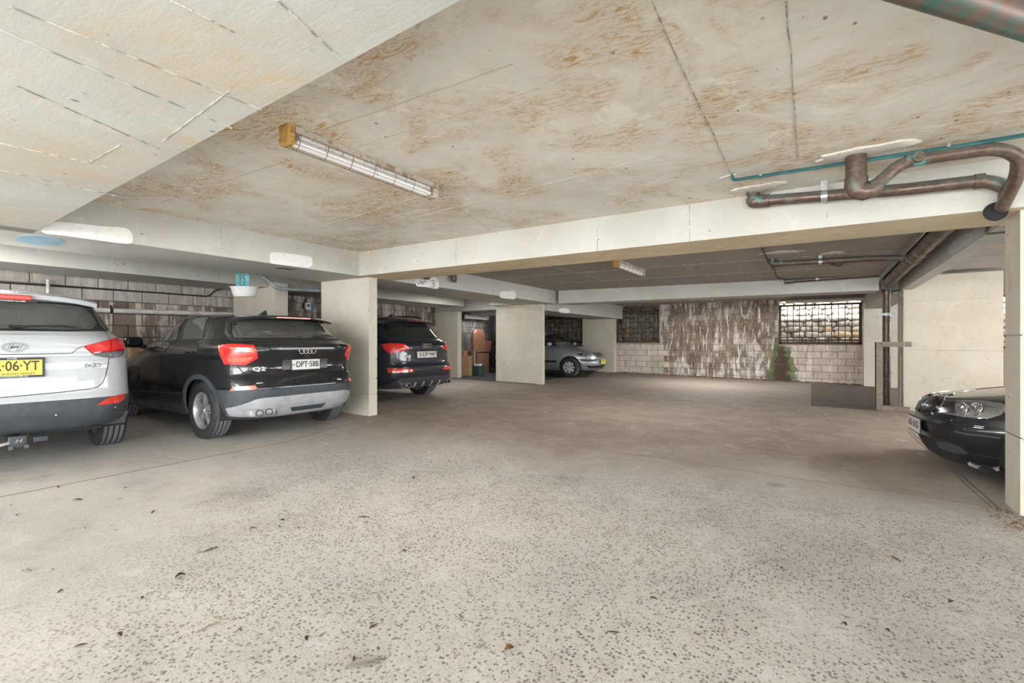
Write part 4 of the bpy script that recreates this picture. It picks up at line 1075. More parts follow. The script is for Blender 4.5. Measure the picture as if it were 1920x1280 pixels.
    # tow bar
    e = c.root; mb = MB(); mb.box(.10, .40, -.035, .035, .235, .305); mb.build('tow_receiver', M_under, e, bev=.004)
    mb = MB(); mb.obox((.075, -.005, .262), .05, .115, .105, bev=.010); o = mb.build('hitch_cover', M_trim, e, sm=50)
    c.text('H', (.048, -.005, .27), REAR, .05, M_chrome, 0, .001, 'hitch_emblem', o, 1.2, .3, flat=True)
    mb = MB(); mb.tube([(.06, .05, .26), (.04, .12, .25), (.05, .20, .21)], .016, 10); mb.build('tow_pin', M_alloy, o, sm=50)
    for y in (.04, -.055): mb = MB(); mb.obox((.06, y, .218), .05, .03, .03); mb.build('cover_clip', M_alloy_dark, o)
    mb = MB(); mb.obox((.10, -.15, .262), .06, .10, .05, bev=.01); mb.build('trailer_socket', M_trim, e, sm=50)
    mb = MB(); mb.obox((.22, -.35, .30), .08, .5, .03, bev=.008); mb.build('tow_crossbar', M_under, e)
    mb = MB(); mb.hexa([(.30, -.80, .30), (.30, -.62, .30), (.36, -.62, .30), (.36, -.80, .30), (.30, -.83, .42), (.30, -.62, .42), (.36, -.62, .42), (.36, -.83, .42)]); mb.build('mud_flap', M_trim, e)
    c.cabin(.75, 3.25, .50, M_seat_grey)
    mirror_part(c, 2.75, .88, 1.17, -1, P_white); mirror_part(c, 2.75, .88, 1.17, 1, P_white)
    return c
IX = ix()

# ------------------------------------------------------------------ midnight blue SUV behind the near pillar
def sq5():
    sp = dict(paint=P_navy, W=1.90, H=1.635, z0=.27, wr=.365, tw=.255, rim=.262, ra=.95, fa=3.76, N=64, nz=52, flare=.02, spokes=('double', 5), tuck=.025,
        xr=[(.27, .2), (.33, .08), (.45, .02), (.6, .0), (.66, .01), (.70, .05), (.8, .06), (.95, .06), (1.02, .05), (1.10, .07), (1.15, .12), (1.18, .16), (1.44, .40), (1.50, .48), (1.56, .60), (1.60, .80), (1.62, 1.05), (1.635, 1.6)],
        xf=[(.27, 4.4), (.45, 4.62), (.65, 4.62), (.8, 4.5), (.95, 4.0), (1.05, 3.6), (1.12, 3.35), (1.4, 2.8), (1.52, 2.45), (1.6, 2.1), (1.635, 1.8)],
        w=[(.27, .86), (.35, .92), (.5, .94), (.75, .945), (.95, .935), (1.05, .915), (1.13, .875), (1.18, .835), (1.4, .735), (1.5, .67), (1.56, .59), (1.6, .49), (1.625, .34), (1.635, .2)],
        nr=[(.27, 6.5), (.6, 6.2), (1.1, 4.8), (1.2, 4), (1.5, 3.4), (1.635, 2.6)], nf=[(.27, 3.2), (1.6, 2.8)], extra=[])
    c = Car('suv', 'midnight blue SUV with four exhaust tips parked beyond the near pillar', (-6.2, 6.64), pi, sp)
    K = lambda *p: C(680, 480, 4, *p)
    c.window('rear_window', YZ(*sym((.72, 1.195), (.70, 1.26), (.62, 1.40), (.58, 1.45), (.3, 1.465))), G_dark, REAR, frame=.03)
    for sg in (1, -1): c.window('side_window', [(x, sg*.88, z) for x, z in ((.6, 1.20), (2.6, 1.17), (2.3, 1.45), (1.2, 1.50), (.85, 1.44))], G_dark, (0, sg, 0), frame=.014)
    spoiler(c, .66, .72, .36, 1.545, 1.50, .05, mat=P_navy)
    mb = MB(); mb.obox((.352, 0, 1.517), .02, .40, .014, bev=.003); mb.build('high_brake_light', L_dark_red, c.root)
    # lamps wrap the corner: traced on the hidden-free left one
    L = K((138, 663), (200, 655), (310, 660), (355, 695), (300, 710), (200, 732), (165, 700))
    c.patch('tail_lamp', L, L_red, px=True, both=True, off=.010, th=.018)
    c.patch('lamp_light_guide', K((175, 672), (300, 675), (325, 690), (215, 700)), L_red2, px=True, both=True, off=.015, th=.006)
    c.patch('rear_reflector', YZ((.83, .655), (.42, .63), (.40, .575), (.82, .575)), L_red2, REAR, off=.008, both=True)
    c.ring('shut_line', YZ(*sym((.82, .92), (.76, .80), (.68, .70), (.6, .672), (.3, .665))), M_gap, REAR, .008, .0015, closed=False)
    c.patch('tailgate', YZ(*sym((.80, 1.14), (.87, 1.0), (.83, .88), (.76, .80), (.68, .705), (.6, .678), (.3, .671))), P_navy, REAR, off=.0025, th=.004, inset=.003)
    c.ring('tailgate_trim', YZ(*sym((.86, .665), (.7, .655), (.3, .65))), M_chrome_dark, REAR, .010, .004, closed=False)
    c.plate((0, 0, .885), (-1, 0, .04), .52, .115, M_plate_white, [('S·DP·947', .02, 0, .105, 1.15)], base=.012)
    c.rings4((0, 0, 1.045), REAR, .038, M_chrome)
    h, n = c.hit(*K((345, 753))[0]); c.text('Q5', h, n, .05, M_chrome, .003, name='model_lettering', sx=1.3)
    h, n = c.hit(*K((315, 753))[0]); c.text('S', h, n, .06, M_badge_red, .003, name='model_lettering', sx=1.3, shear=.4, bold=.003)
    h, n = c.hit(*K((612, 745))[0]); c.text('V6', h, n, .04, M_chrome, .003, name='model_lettering', sx=1.3)
    c.patch('diffuser', YZ(*sym((.86, .33), (.74, .42), (.66, .465), (.3, .472))+[(-.80, .29), (-.3, .27), (.3, .27), (.80, .29)]), M_alloy_dark, REAR, off=.012, th=.03)
    for y in (.32, .10, -.12, -.34): c.patch('diffuser_fin', YZ((y+.02, .385), (y-.02, .385), (y-.035, .30), (y-.012, .30)), M_trim_silver, REAR, off=.03, th=.02)
    for y in (.61, .50, -.50, -.61): p, _ = c.at((0, y, .36), REAR, .0); exhaust(c, y, .338, min(p.x, .10)-.055, .05, .042, M_chrome)
    wiper(c, -.0, 1.20, -.25, 1.225, -.40, 1.205)
    mb = MB(); mb.hexa([(1.0, -.03, 1.60), (1.0, .03, 1.60), (1.14, .02, 1.61), (1.14, -.02, 1.61), (.98, -.006, 1.68), (.98, .006, 1.68), (1.02, .005, 1.67), (1.02, -.005, 1.67)]); mb.build('roof_antenna', M_black, c.root)
    for sg in (1, -1):
        P = [(x, sg*.56, z) for x, z in ((.75, 1.60), (.85, 1.635), (1.4, 1.66), (2.2, 1.65), (2.35, 1.60))]
        mb = MB(); mb.tube(P, .016, 8); mb.build('roof_rail', M_chrome_dark, c.root, sm=50)
    c.finish(.41)
    c.cabin(.8, 3.35, .5, M_seat)
    return c
SQ = sq5()

# ------------------------------------------------------------------ silver hatchback at the far left
def getz():
    sp = dict(paint=P_silver, W=1.665, H=1.49, z0=.18, wr=.29, tw=.175, rim=.188, ra=.58, fa=3.05, N=64, nz=54, flare=.012, spokes=('cap', 8), tuck=.012, rimmat=worn('silver_wheel_trim', (.50, .51, .52), (.36, .36, .36), .35, .4),
        xr=[(.18, .14), (.3, .03), (.45, .0), (.6, .01), (.9, .05), (1.02, .10), (1.35, .33), (1.42, .46), (1.46, .75), (1.49, 1.2)],
        xf=[(.18, 3.62), (.22, 3.72), (.30, 3.78), (.42, 3.81), (.50, 3.80), (.54, 3.765), (.62, 3.74), (.70, 3.68), (.75, 3.58), (.82, 3.33), (.90, 3.02), (.95, 2.82), (.99, 2.68), (1.2, 2.34), (1.36, 2.02), (1.43, 1.80), (1.47, 1.58), (1.49, 1.35)],
        w=[(.18, .74), (.25, .79), (.4, .82), (.6, .832), (.8, .825), (.9, .805), (.97, .775), (1.1, .725), (1.3, .645), (1.38, .60), (1.44, .50), (1.475, .34), (1.49, .2)],
        nr=[(.18, 4), (1.49, 3)], nf=[(.18, 2.8), (.5, 2.9), (.75, 2.8), (.95, 2.7), (1.1, 3.0), (1.49, 2.6)], extra=[])
    c = Car('hatchback', 'silver hatchback facing out of the far left bay, yellow plate on its front', (-9.515, 13.92), 0, sp)
    K = lambda *p: C(840, 540, 6, *p)
    c.window('windscreen', [(2.3, y, z) for y, z in sym((.66, 1.005), (.60, 1.15), (.50, 1.34), (.2, 1.38))], G_dark, (1, 0, .3), frame=.02)
    for sg in (1, -1):
        c.window('side_window', [(x, sg*.78, z) for x, z in ((1.55, .96), (2.52, .94), (2.42, 1.02), (2.0, 1.30), (1.62, 1.37))], G_dark, (0, sg, 0), frame=.012)
        c.window('side_window', [(x, sg*.78, z) for x, z in ((.62, 1.02), (1.48, .96), (1.54, 1.37), (.80, 1.30))], G_dark, (0, sg, 0), frame=.012)
        c.ring('shut_line', [(x, sg*.8, z) for x, z in ((1.51, .95), (1.50, .5), (1.52, .24))], M_gap, (0, sg, 0), .006, .0015, closed=False)
        c.ring('shut_line', [(x, sg*.8, z) for x, z in ((2.50, .93), (2.52, .6), (2.48, .40), (2.44, .24))], M_gap, (0, sg, 0), .006, .0015, closed=False)
        c.patch('front_door', [(x, sg*.8, z) for x, z in ((1.52, .93), (1.51, .5), (1.53, .26), (2.43, .26), (2.47, .40), (2.51, .6), (2.49, .91))], P_silver, (0, sg, 0), off=.0025, th=.004, inset=.003)
        c.ring('side_moulding', [(x, sg*.8, z) for x, z in ((1.0, .46), (1.6, .46), (2.62, .455))], M_black, (0, sg, 0), .075, .012, closed=False)
    FR = (1, 0, 0)
    for sg in (1, -1):
        fr = (.8, .6*sg, 0)
        c.patch('headlamp', [(3.55, sg*y, z) for y, z in ((.40, .605), (.46, .70), (.62, .765), (.76, .785), (.775, .72), (.72, .65), (.55, .61))], L_white, (1, .35*sg, .2), off=.008, th=.012)
        c.patch('lamp_reflector', [(3.55, sg*y, z) for y, z in ((.47, .635), (.50, .70), (.60, .73), (.62, .66))], M_chrome, (1, .35*sg, .2), off=.012, th=.006)
        c.patch('lamp_reflector', [(3.55, sg*y, z) for y, z in ((.65, .67), (.65, .74), (.74, .755), (.735, .70))], M_chrome_dark, (1, .35*sg, .2), off=.012, th=.006)
        c.patch('bumper_moulding', [(3.6, sg*y, z) for y, z in ((.30, .515), (.74, .53), (.74, .47), (.30, .455))], M_black, (1, .3*sg, 0), off=.010, th=.012)
    c.patch('grille', [(3.8, y, z) for y, z in sym((.30, .715), (.27, .60))], M_black, FR, off=.006)
    for z in (.63, .672): c.patch('grille_bar', [(3.8, y, z2) for y, z2 in sym((.27, z+.008), (.26, z-.008))], P_silver, FR, off=.014, th=.01)
    c.patch('lower_grille', [(3.8, y, z) for y, z in sym((.58, .345), (.50, .26))], M_black, FR, off=.006)
    c.ring('bonnet_line', [(3.3, y, z) for y, z in sym((.70, .90), (.60, .80), (.35, .735), (.2, .73))], M_gap, FR, .007, .0015, closed=False)
    mb = MB(); p, n = c.at((3.8, 0, .735), FR, .006); mb.obox(p, .012, .09, .045, bev=.005); mb.build('bonnet_emblem', M_chrome, c.root, sm=50)
    c.plate((3.8, 0, .455), (1, 0, 0), .372, .134, M_plate_yellow, [('AE·83·ZC', 0, .01, .095, .86)], base=.02)
    mb = MB(); h, n = c.at((2.75, -.8, .64), (0, -1, 0), .003); mb.obox(h, .05, .008, .02, bev=.003); mb.build('side_repeater', L_white, c.root, sm=50)
    c.finish(.335)
    for sg in (1, -1): mirror_part(c, 2.42, .80, 1.0, sg, P_silver, .8)
    mb = MB(); p0, _ = c.at((2.6, -.1, 1.02), (1, 0, .5), .02); p1, _ = c.at((2.5, .35, 1.08), (1, 0, .5), .02); mb.tube([p0, p1], .008, 6)
    p0, _ = c.at((2.6, -.55, 1.02), (1, 0, .5), .02); p1, _ = c.at((2.5, -.1, 1.08), (1, 0, .5), .02); mb.tube([p0, p1], .008, 6); mb.build('windscreen_wipers', M_black, c.root)
    c.cabin(.55, 2.6, .35, M_seat)
    return c
GZ = getz()

# ------------------------------------------------------------------ black saloon nose on the right
def e90():
    rz = pi+.10; L = 4.52; fx, fy = .80, 6.20
    sp = dict(paint=P_black, W=1.817, H=1.42, z0=.155, wr=.325, tw=.225, rim=.215, ra=.98, fa=3.74, N=84, nz=66, flare=.012, spokes=('double', 5), tuck=.02, steer=-.12,
        xr=[(.155, .15), (.3, .02), (.5, .0), (.85, .03), (.95, .12), (.99, .55), (1.04, .75), (1.3, 1.2), (1.38, 1.5), (1.42, 1.9)],
        xf=[(.155, 4.30), (.18, 4.37), (.24, 4.43), (.30, 4.455), (.38, 4.49), (.46, 4.515), (.52, 4.52), (.56, 4.50), (.60, 4.485), (.66, 4.465), (.72, 4.425), (.755, 4.36), (.79, 4.20), (.83, 3.95), (.88, 3.62), (.93, 3.30), (.97, 3.05), (1.15, 2.75), (1.3, 2.45), (1.38, 2.2), (1.42, 2.0)],
        w=[(.155, .80), (.2, .855), (.3, .885), (.45, .895), (.62, .905), (.72, .895), (.80, .875), (.87, .845), (.93, .81), (.97, .76), (1.15, .68), (1.3, .61), (1.38, .5), (1.42, .3)],
        nr=[(.155, 3.4), (1.42, 3)], nf=[(.155, 2.7), (.5, 2.75), (.72, 2.7), (.85, 2.9), (1.42, 2.8)], extra=[])
    c = Car('saloon', 'black saloon with twin kidney grille nosing out beside the right hand column', (fx+L*.995, fy+L*.0998), rz, sp)
    K = lambda *p: C(1680, 690, 6.095, *p); FR = (1, 0, 0)
    HL = K((475, 512), (505, 440), (560, 365), (680, 362), (850, 362), (1010, 378), (1150, 395), (1305, 435), (1305, 475), (1200, 528), (1080, 570), (940, 578), (760, 556), (600, 532))
    c.patch('headlamp', HL, L_white, px=True, both=True, off=.006, th=.012, sp_=.03)
    c.patch('lamp_bowl', K((500, 508), (535, 440), (580, 385), (690, 385), (690, 520)), M_chrome_dark, px=True, both=True, off=.010, th=.006)
    for cx_, cy_, rr_ in ((760, 465, 1), (920, 470, .95)):
        h, n = c.hit(*K((cx_, cy_))[0]); nn = (n+Vector(FR)).normalized()
        for sg in (1, -1):
            n2 = Vector((nn.x, nn.y*sg, nn.z)); h2 = Vector((h.x, h.y*sg, h.z)); u, v, _ = c.frame(n2); mb = MB()
            mb.tube([h2+n2*.006+u*(.055*rr_*cos(t))+v*(.055*rr_*sin(t)) for t in [2*pi*k/24 for k in range(25)]], .009, 8, False); o = mb.build('projector_ring', M_chrome, c.root, sm=50)
            mb = MB(); R = Matrix((u, v, n2)).transposed()
            for r1, z1, r2, z2 in ((.045, .004, .030, .014), (.030, .014, .0005, .018)):
                A = [h2+R @ Vector((r1*cos(t), r1*sin(t), z1)) for t in [2*pi*k/20 for k in range(20)]]; B = [h2+R @ Vector((r2*cos(t), r2*sin(t), z2)) for t in [2*pi*k/20 for k in range(20)]]
                for k in range(20): mb.quad([A[k], A[(k+1) % 20], B[(k+1) % 20], B[k]])
            mb.build('projector_lens', L_white, o)
    c.patch('lamp_trim', K((700, 372), (1010, 385), (1190, 405), (1290, 440), (1290, 465), (1190, 500), (1180, 455), (1050, 420), (880, 392)), M_alloy, px=True, both=True, off=.010, th=.004)
    for sg in (1, -1):       # kidney grilles
        P = [(4.45, sg*y, z) for y, z in ((.03, .60), (.03, .735), (.07, .752), (.22, .75), (.262, .70), (.245, .625), (.20, .595), (.07, .588))]
        c.patch('kidney_grille', P, M_under, FR, off=.004, ch=1)
        c.ring('grille_surround', P, M_chrome_dark, FR, .010, .014, ch=1)
        for k in range(11):
            y = .048+k*.0185; c.patch('grille_slat', [(4.45, sg*a, z) for a, z in ((y, .605), (y, .738), (y+.008, .738), (y+.007, .605))], M_chrome_dark, FR, off=.012, th=.012)
    c.ring('bonnet_line', K((300, 215), (420, 205), (560, 345), (760, 352), (1000, 362), (1300, 415)), M_gap, None, .007, .0015, px=True, closed=False)
    c.ring('bonnet_crease', K((520, 330), (640, 290), (900, 240), (1300, 205)), P_black, None, .05, .004, px=True, closed=False)
    c.plate((4.6, 0, .475), (1, 0, 0), .372, .134, M_plate_white, [('AX·16·SU', 0, .004, .10, .86)], base=.02, tcol=plain('maroon_plate_ink', (.07, .012, .018), .5))
    c.patch('lower_intake', [(4.5, y, z) for y, z in sym((.42, .375), (.46, .30), (.36, .215))], M_under, FR, off=.003)
    c.patch('bumper_intake', K((345, 850), (400, 790), (480, 785), (620, 830), (740, 890), (835, 975), (830, 990), (680, 975), (500, 920)), M_under, px=True, both=True, off=.004)
    c.patch('intake_mesh', K((470, 835), (600, 845), (740, 895), (825, 975), (680, 968), (500, 905)), M_alloy_dark, px=True, both=True, off=.008, th=.004)
    c.ring('rub_strip', K((672, 722), (800, 750), (1000, 770), (1195, 798)), M_trim, None, .018, .006, px=True, closed=False)
    c.ring('bumper_line', K((845, 978), (1000, 1003), (1185, 1030)), M_chrome_dark, None, .006, .002, px=True, closed=False)
    c.patch('scuffed_lip', K((815, 1068), (900, 1085), (1000, 1125), (1180, 1125), (1185, 1165), (1080, 1180), (930, 1150), (830, 1105)), worn('scuffed_plastic', (.05, .05, .05), (.5, .5, .5), .6, 0, 22, (.45, .55)), px=True, off=.003)
    for p in ((790, 700), (640, 600)):
        h, n = c.hit(*K(p)[0]); mb = MB(); mb.obox(h+n*.003, .014, .014, .014, bev=.004); mb.build('parking_sensor', M_chrome_dark, c.root, sm=50)
    p, n = c.at((4.3, 0, .80), (1, 0, 1.2), .004)
    u, v, _ = c.frame(n); R = Matrix((u, v, n)).transposed(); mb = MB(); A = [p+R @ Vector((.041*cos(t), .041*sin(t), 0)) for t in [2*pi*k/28 for k in range(28)]]
    mb.prism(A, n, .003); o = mb.build('round_emblem', M_black, c.root)
    for k, m in enumerate((M_paint_patch, plain('emblem_blue', (.02, .15, .45), .3))):
        for j in (0, 1):
            a0 = pi/2*k+pi*j; mb = MB(); mb.prism([p+n*.003+R @ Vector((.026*cos(t)*q, .026*sin(t)*q, 0)) for t, q in [(a0, 0)]+[(a0+pi/2*i/6, 1) for i in range(7)]], n, .001); mb.build('emblem_quadrant', m, o)
    c.window('windscreen', [(2.9, y, z) for y, z in sym((.70, .985), (.52, 1.33), (.2, 1.37))], G_dark, (1, 0, .3), frame=.02)
    for sg in (1, -1): c.window('side_window', [(x, sg*.75, z) for x, z in ((1.0, 1.03), (2.85, .985), (2.3, 1.30), (1.6, 1.34))], G_dark, (0, sg, 0), frame=.014)
    c.finish(.365)
    for sg in (1, -1): mirror_part(c, 2.8, .84, 1.0, sg, P_black, .9)
    c.cabin(.9, 2.95, .32, M_seat)
    return c
BM = e90()
# ================================================================== LIGHT FITTINGS, SEEN AND ADDED
def emis(name, col, k):
    m = bpy.data.materials.new(name); m.use_nodes = True; b = m.node_tree.nodes['Principled BSDF']
    b.inputs['Base Color'].default_value = (.8, .8, .8, 1); b.inputs['Emission Color'].default_value = (*col, 1); b.inputs['Emission Strength'].default_value = k; return m
M_tube = emis('lit_tube', (1, .98, .95), .05)
def fitting(name, label, x, y0, y1, z, watt, guard=True, along='Y', w=.085, h=.085, endcol=None):
    L = y1-y0; e = empty(name, (x, y0, z) if along == 'Y' else (x, y0, z), 0 if along == 'Y' else -pi/2); tag(e, label, 'light')
    mb = MB(); mb.box(-w/2, w/2, .03, L-.03, -.045, 0); mb.build('housing', M_dusty, e, bev=.004)
    mb = MB(); mb.hexa([(-w*.5, .06, -.075), (w*.5, .06, -.075), (w*.5, L-.06, -.075), (-w*.5, L-.06, -.075), (-w*.36, .06, -.045), (w*.36, .06, -.045), (w*.36, L-.06, -.045), (-w*.36, L-.06, -.045)]); mb.build('reflector', M_paint_patch, e)
    for sy, m in ((0, endcol or M_yellow), (L, M_dusty)):
        mb = MB(); mb.obox((0, sy, -.055), w*1.15, .05, .13, bev=.008); mb.build('end_cap', m, e)
    for sx in ((-.024, .024) if guard else (0,)):
        mb = MB(); mb.tube([(sx, .05, -.095), (sx, L-.05, -.095)], .0125, 14); mb.build('fluorescent_tube', M_tube, e, sm=60)
    if guard:
        g = empty('wire_guard', (0, 0, 0), 0, e)
        for k in range(9):
            a = pi*k/8; mb = MB(); mb.tube([(cos(a)*w*.62, .0, -.045-sin(a)*.085), (cos(a)*w*.62, L, -.045-sin(a)*.085)], .0018, 5); mb.build('guard_wire', M_rustwire, g)
        for k in range(7):
            y = L*(k+.3)/6.6; mb = MB(); mb.tube([(cos(pi*j/10)*w*.62, y, -.045-sin(pi*j/10)*.085) for j in range(11)], .0022, 5); mb.build('guard_hoop', M_rustwire, g)
    l = bpy.data.lights.new('tube_fill_lamp', 'AREA'); l.shape = 'RECTANGLE'; l.size = .09; l.size_y = L*.9; l.energy = watt; l.color = (1, .97, .92)  # area lamp added below the tubes, fills the bay with light
    o = bpy.data.objects.new('tube_fill_lamp', l); COL.objects.link(o); o.parent = e; o.location = (0, L/2, -.15); o['kind'] = 'helper' if False else 'thing'
    del o['kind']
    return e
a, b = onZ(525, 262, 2.37), onZ(823, 358, 2.37)
F1 = fitting('strip_light', 'caged fluorescent strip light with yellowed end cap and rusty wires, hanging under the nearest ceiling', (a.x+b.x)/2, a.y, b.y, zc(-2.8), 5)
a, b = onZ(1157, 493, 2.33), onZ(1204, 512, 2.33)
F2 = fitting('strip_light', 'small distant strip light under the dark second bay ceiling', (a.x+b.x)/2, a.y, a.y+1.25, zc2(-3), 8)
F3 = fitting('strip_light', 'bare tube light high on the dark bay wall between the pillars', -9.6, 12.0, 13.2, 1.98, 3, guard=False, endcol=M_paint_patch)
F4 = fitting('strip_light', 'added fill strip light hidden above the white SUV', -7.7, .2, 1.5, zc(-7.7), 16, guard=False)  # this and the following fittings are added, unseen, to brighten the bays
F5 = fitting('strip_light', 'added fill strip light over the space right of the midnight blue SUV', -7.7, 8.7, 10.0, zc(-7.7), 8, guard=False)
F6 = fitting('strip_light', 'added fill strip light between the far beam and the weathered block wall', -2.6, 13.2, 14.5, 2.42, 34, guard=False)
F7 = fitting('strip_light', 'added fill strip light over the right hand parking row', 3.4, 7.4, 8.7, 2.36, 30, guard=False)
F8 = fitting('strip_light', 'added fill strip light over the empty bay beside the white SUV, left of the view', -7.7, -2.6, -1.3, zc(-7.7), 22, guard=False)
# cobwebs and grime hanging on the caged light
mb = MB()
for k in range(46):
    t = random.random(); y = t*1.45; x = .05+random.uniform(-.02, .035); z = -.03-random.random()*.05
    mb.tube([(x, y, z), (x+random.uniform(-.02, .02), y+random.uniform(-.03, .03), z-random.uniform(.01, .04))], .0016, 4)
o = mb.build('cobweb', plain('cobweb_grime', (.22, .18, .14), 1), F1); o['kind'] = 'stuff'

# ================================================================== PIPEWORK
def pipe(name, label, pts, r, mat, bend=.09, cat='pipe', n=16, parent=None, joints=(), jmat=None):
    P = bendpath(pts, bend); mb = MB(); mb.tube(P, r, n)
    if parent: return mb.build(name, mat, parent, sm=50)
    e = empty(name, pts[0]); tag(e, label, cat); o = mb.build('pipe_run', mat, e, sm=50)
    o.matrix_parent_inverse = Matrix.Translation(-Vector(pts[0]))
    for (p, q) in joints:
        p, q = Vector(p), Vector(q); mb = MB(); mb.tube([p, q], r*1.16, n); c = mb.build('pipe_collar', jmat or mat, e, sm=50); c.matrix_parent_inverse = Matrix.Translation(-Vector(pts[0]))
    return e
def sub(e, name, mb, mat, **k):
    o = mb.build(name, mat, e, **k); o.matrix_parent_inverse = Matrix.Translation(-Vector(e.location)); return o
def bracket(e, p, r, ztop, ax='X'):
    mb = MB(); p = Vector(p); N = 14
    dirs = (Vector((0, 1, 0)), Vector((0, 0, 1))) if ax == 'X' else (Vector((1, 0, 0)), Vector((0, 0, 1)))
    t = Vector((1, 0, 0)) if ax == 'X' else Vector((0, 1, 0))
    A = [p+dirs[0]*((r+.003)*cos(2*pi*k/N))+dirs[1]*((r+.003)*sin(2*pi*k/N)) for k in range(N+1)]
    for a, b in zip(A, A[1:]): mb.quad([a-t*.022, b-t*.022, b+t*.022, a+t*.022])
    bmesh.ops.remove_doubles(mb.bm, verts=mb.bm.verts[:], dist=1e-5); sub(e, 'pipe_clamp', mb, M_galv)
    mb = MB(); mb.obox((p.x, p.y, (p.z+r+ztop)/2), .045 if ax == 'X' else .012, .012 if ax == 'X' else .045, ztop-p.z-r); sub(e, 'hanger', mb, M_galv)
def lump(name, cx, cy, z, sx, sy, mat, parent, n=22, h=.02, seed=0, ax='Z', jag=.28):
    rr = random.Random(seed); mb = MB(); k1, k2, k3 = (rr.uniform(0, 6) for _ in range(3))
    R = [1+jag*(.6*sin(2*t+k1)+.5*sin(3*t+k2)+.35*sin(7*t+k3)) for t in [2*pi*k/n for k in range(n)]]
    def pt(s_, k, d):
        a, b = sx*s_*R[k]*cos(2*pi*k/n), sy*s_*R[k]*sin(2*pi*k/n)
        return {'Z': (cx+a, cy+b, z-d), 'X': (cx+d, cy+a, z+b), 'Y': (cx+a, cy-d, z+b), '-X': (cx-d, cy+a, z+b)}[ax]
    r0 = [mb.bm.verts.new(pt(1, k, -.002)) for k in range(n)]; r1 = [mb.bm.verts.new(pt(.94, k, h*.7)) for k in range(n)]; r2 = [mb.bm.verts.new(pt(.6, k, h)) for k in range(n)]
    for A, B in ((r0, r1), (r1, r2)):
        for k in range(n): mb._f([A[k], A[(k+1) % n], B[(k+1) % n], B[k]])
    mb._f(r2); mb._f(r0[::-1]); return mb.build(name, mat, parent, sm=40)

# A: lower copper drain in front of the main beam
yA = 4.56
p0 = onY(1412, 378, yA); p1 = onY(1700, 355, yA); p2 = onY(1848, 338, yA); p3 = onY(1892, 352, yA); p4 = (p3.x+.06, 4.66, p3.z-.10)
A = pipe('copper_drain_pipe', 'long lower copper drain pipe along the main beam face, green elbow at left', [(p0.x, yA, zc(p0.x)+.01), p0, p1, p2, p3, (p3.x+.02, 4.74, p3.z-.05)], .045, M_copper, .07,
         joints=[((p0.x, yA, zc(p0.x)-.03), (p0.x, yA, zc(p0.x)+.0)), (onY(1826, 341, yA), onY(1846, 338.5, yA))])
mb = MB(); mb.tube(bendpath([(p0.x, yA, zc(p0.x)-.06), p0+Vector((0, 0, .0)), p0+(p1-p0)*.12], .07), .056, 14); sub(A, 'corroded_elbow', mb, M_copper_green, sm=50)
bracket(A, onY(1545, 368, yA), .045, 2.43)
lump('plaster_patch', onY(1425, 356, 4.5).x, 4.45, zc(0), .17, .10, M_plaster, ceiling, h=.015, seed=3)
# B: trap with its stack
yB = 4.02; s0 = onZ(1605, 288, zc(.2)); zb = onY(1605, 345, s0.y).z
q1 = onY(1648, 342, yB); q2 = onY(1692, 303, yB+.02); q3 = onY(1868, 277, yB+.06); q4 = onY(1911, 292, yB+.15); q5 = onY(1908, 330, 4.42)
Bp = empty('copper_trap_pipe', s0); tag(Bp, 'copper trap hanging from the near ceiling on a fat stub pipe', 'pipe')
mb = MB(); mb.tube([(s0.x, s0.y, s0.z+.01), (s0.x, s0.y, zb)], .062, 20); sub(Bp, 'stub_pipe', mb, M_copper, sm=50)
mb = MB(); mb.tube([(s0.x, s0.y, zb+.045), (s0.x, s0.y, zb-.01), (s0.x+.012, s0.y, zb-.045), (s0.x+.045, s0.y, zb-.062), (s0.x+.09, s0.y, zb-.058), (q1.x, yB, q1.z-.01)], [.068, .07, .066, .058, .050, .040], 18); sub(Bp, 'trap_bowl', mb, M_copper, sm=60)
mb = MB(); mb.tube(bendpath([(q1.x-.04, yB, q1.z-.02), q1, q2, q3, q4, q5, (q5.x-.03, 4.62, q5.z-.16)], .10), .040, 16); sub(Bp, 'rising_pipe', mb, M_copper, sm=50)
mb = MB(); mb.tube([q2+(q3-q2)*.03, q2+(q3-q2)*.24], .0435, 14); sub(Bp, 'corroded_sleeve', mb, M_copper_green, sm=50)
pp_ = q2+(q3-q2)*.17; mb = MB(); mb.tube([pp_-Vector((0, .03, 0)), pp_-Vector((0, .065, 0))], .033, 14); mb.tube([pp_-Vector((0, .06, 0)), pp_-Vector((0, .078, 0))], .016, 6); sub(Bp, 'inspection_cap', mb, M_copper, sm=30)
lump('plaster_patch', s0.x+.03, s0.y-.03, zc(.2), .26, .11, M_plaster, ceiling, h=.018, seed=9)
mb = MB(); c = Vector((q5.x-.05, 4.665, q5.z-.17)); mb.lathe([(.066, -.006), (.066, .0), (.0, .001)], c, 'y', 20); mb.build('sleeve_hole', M_under, beam_main)
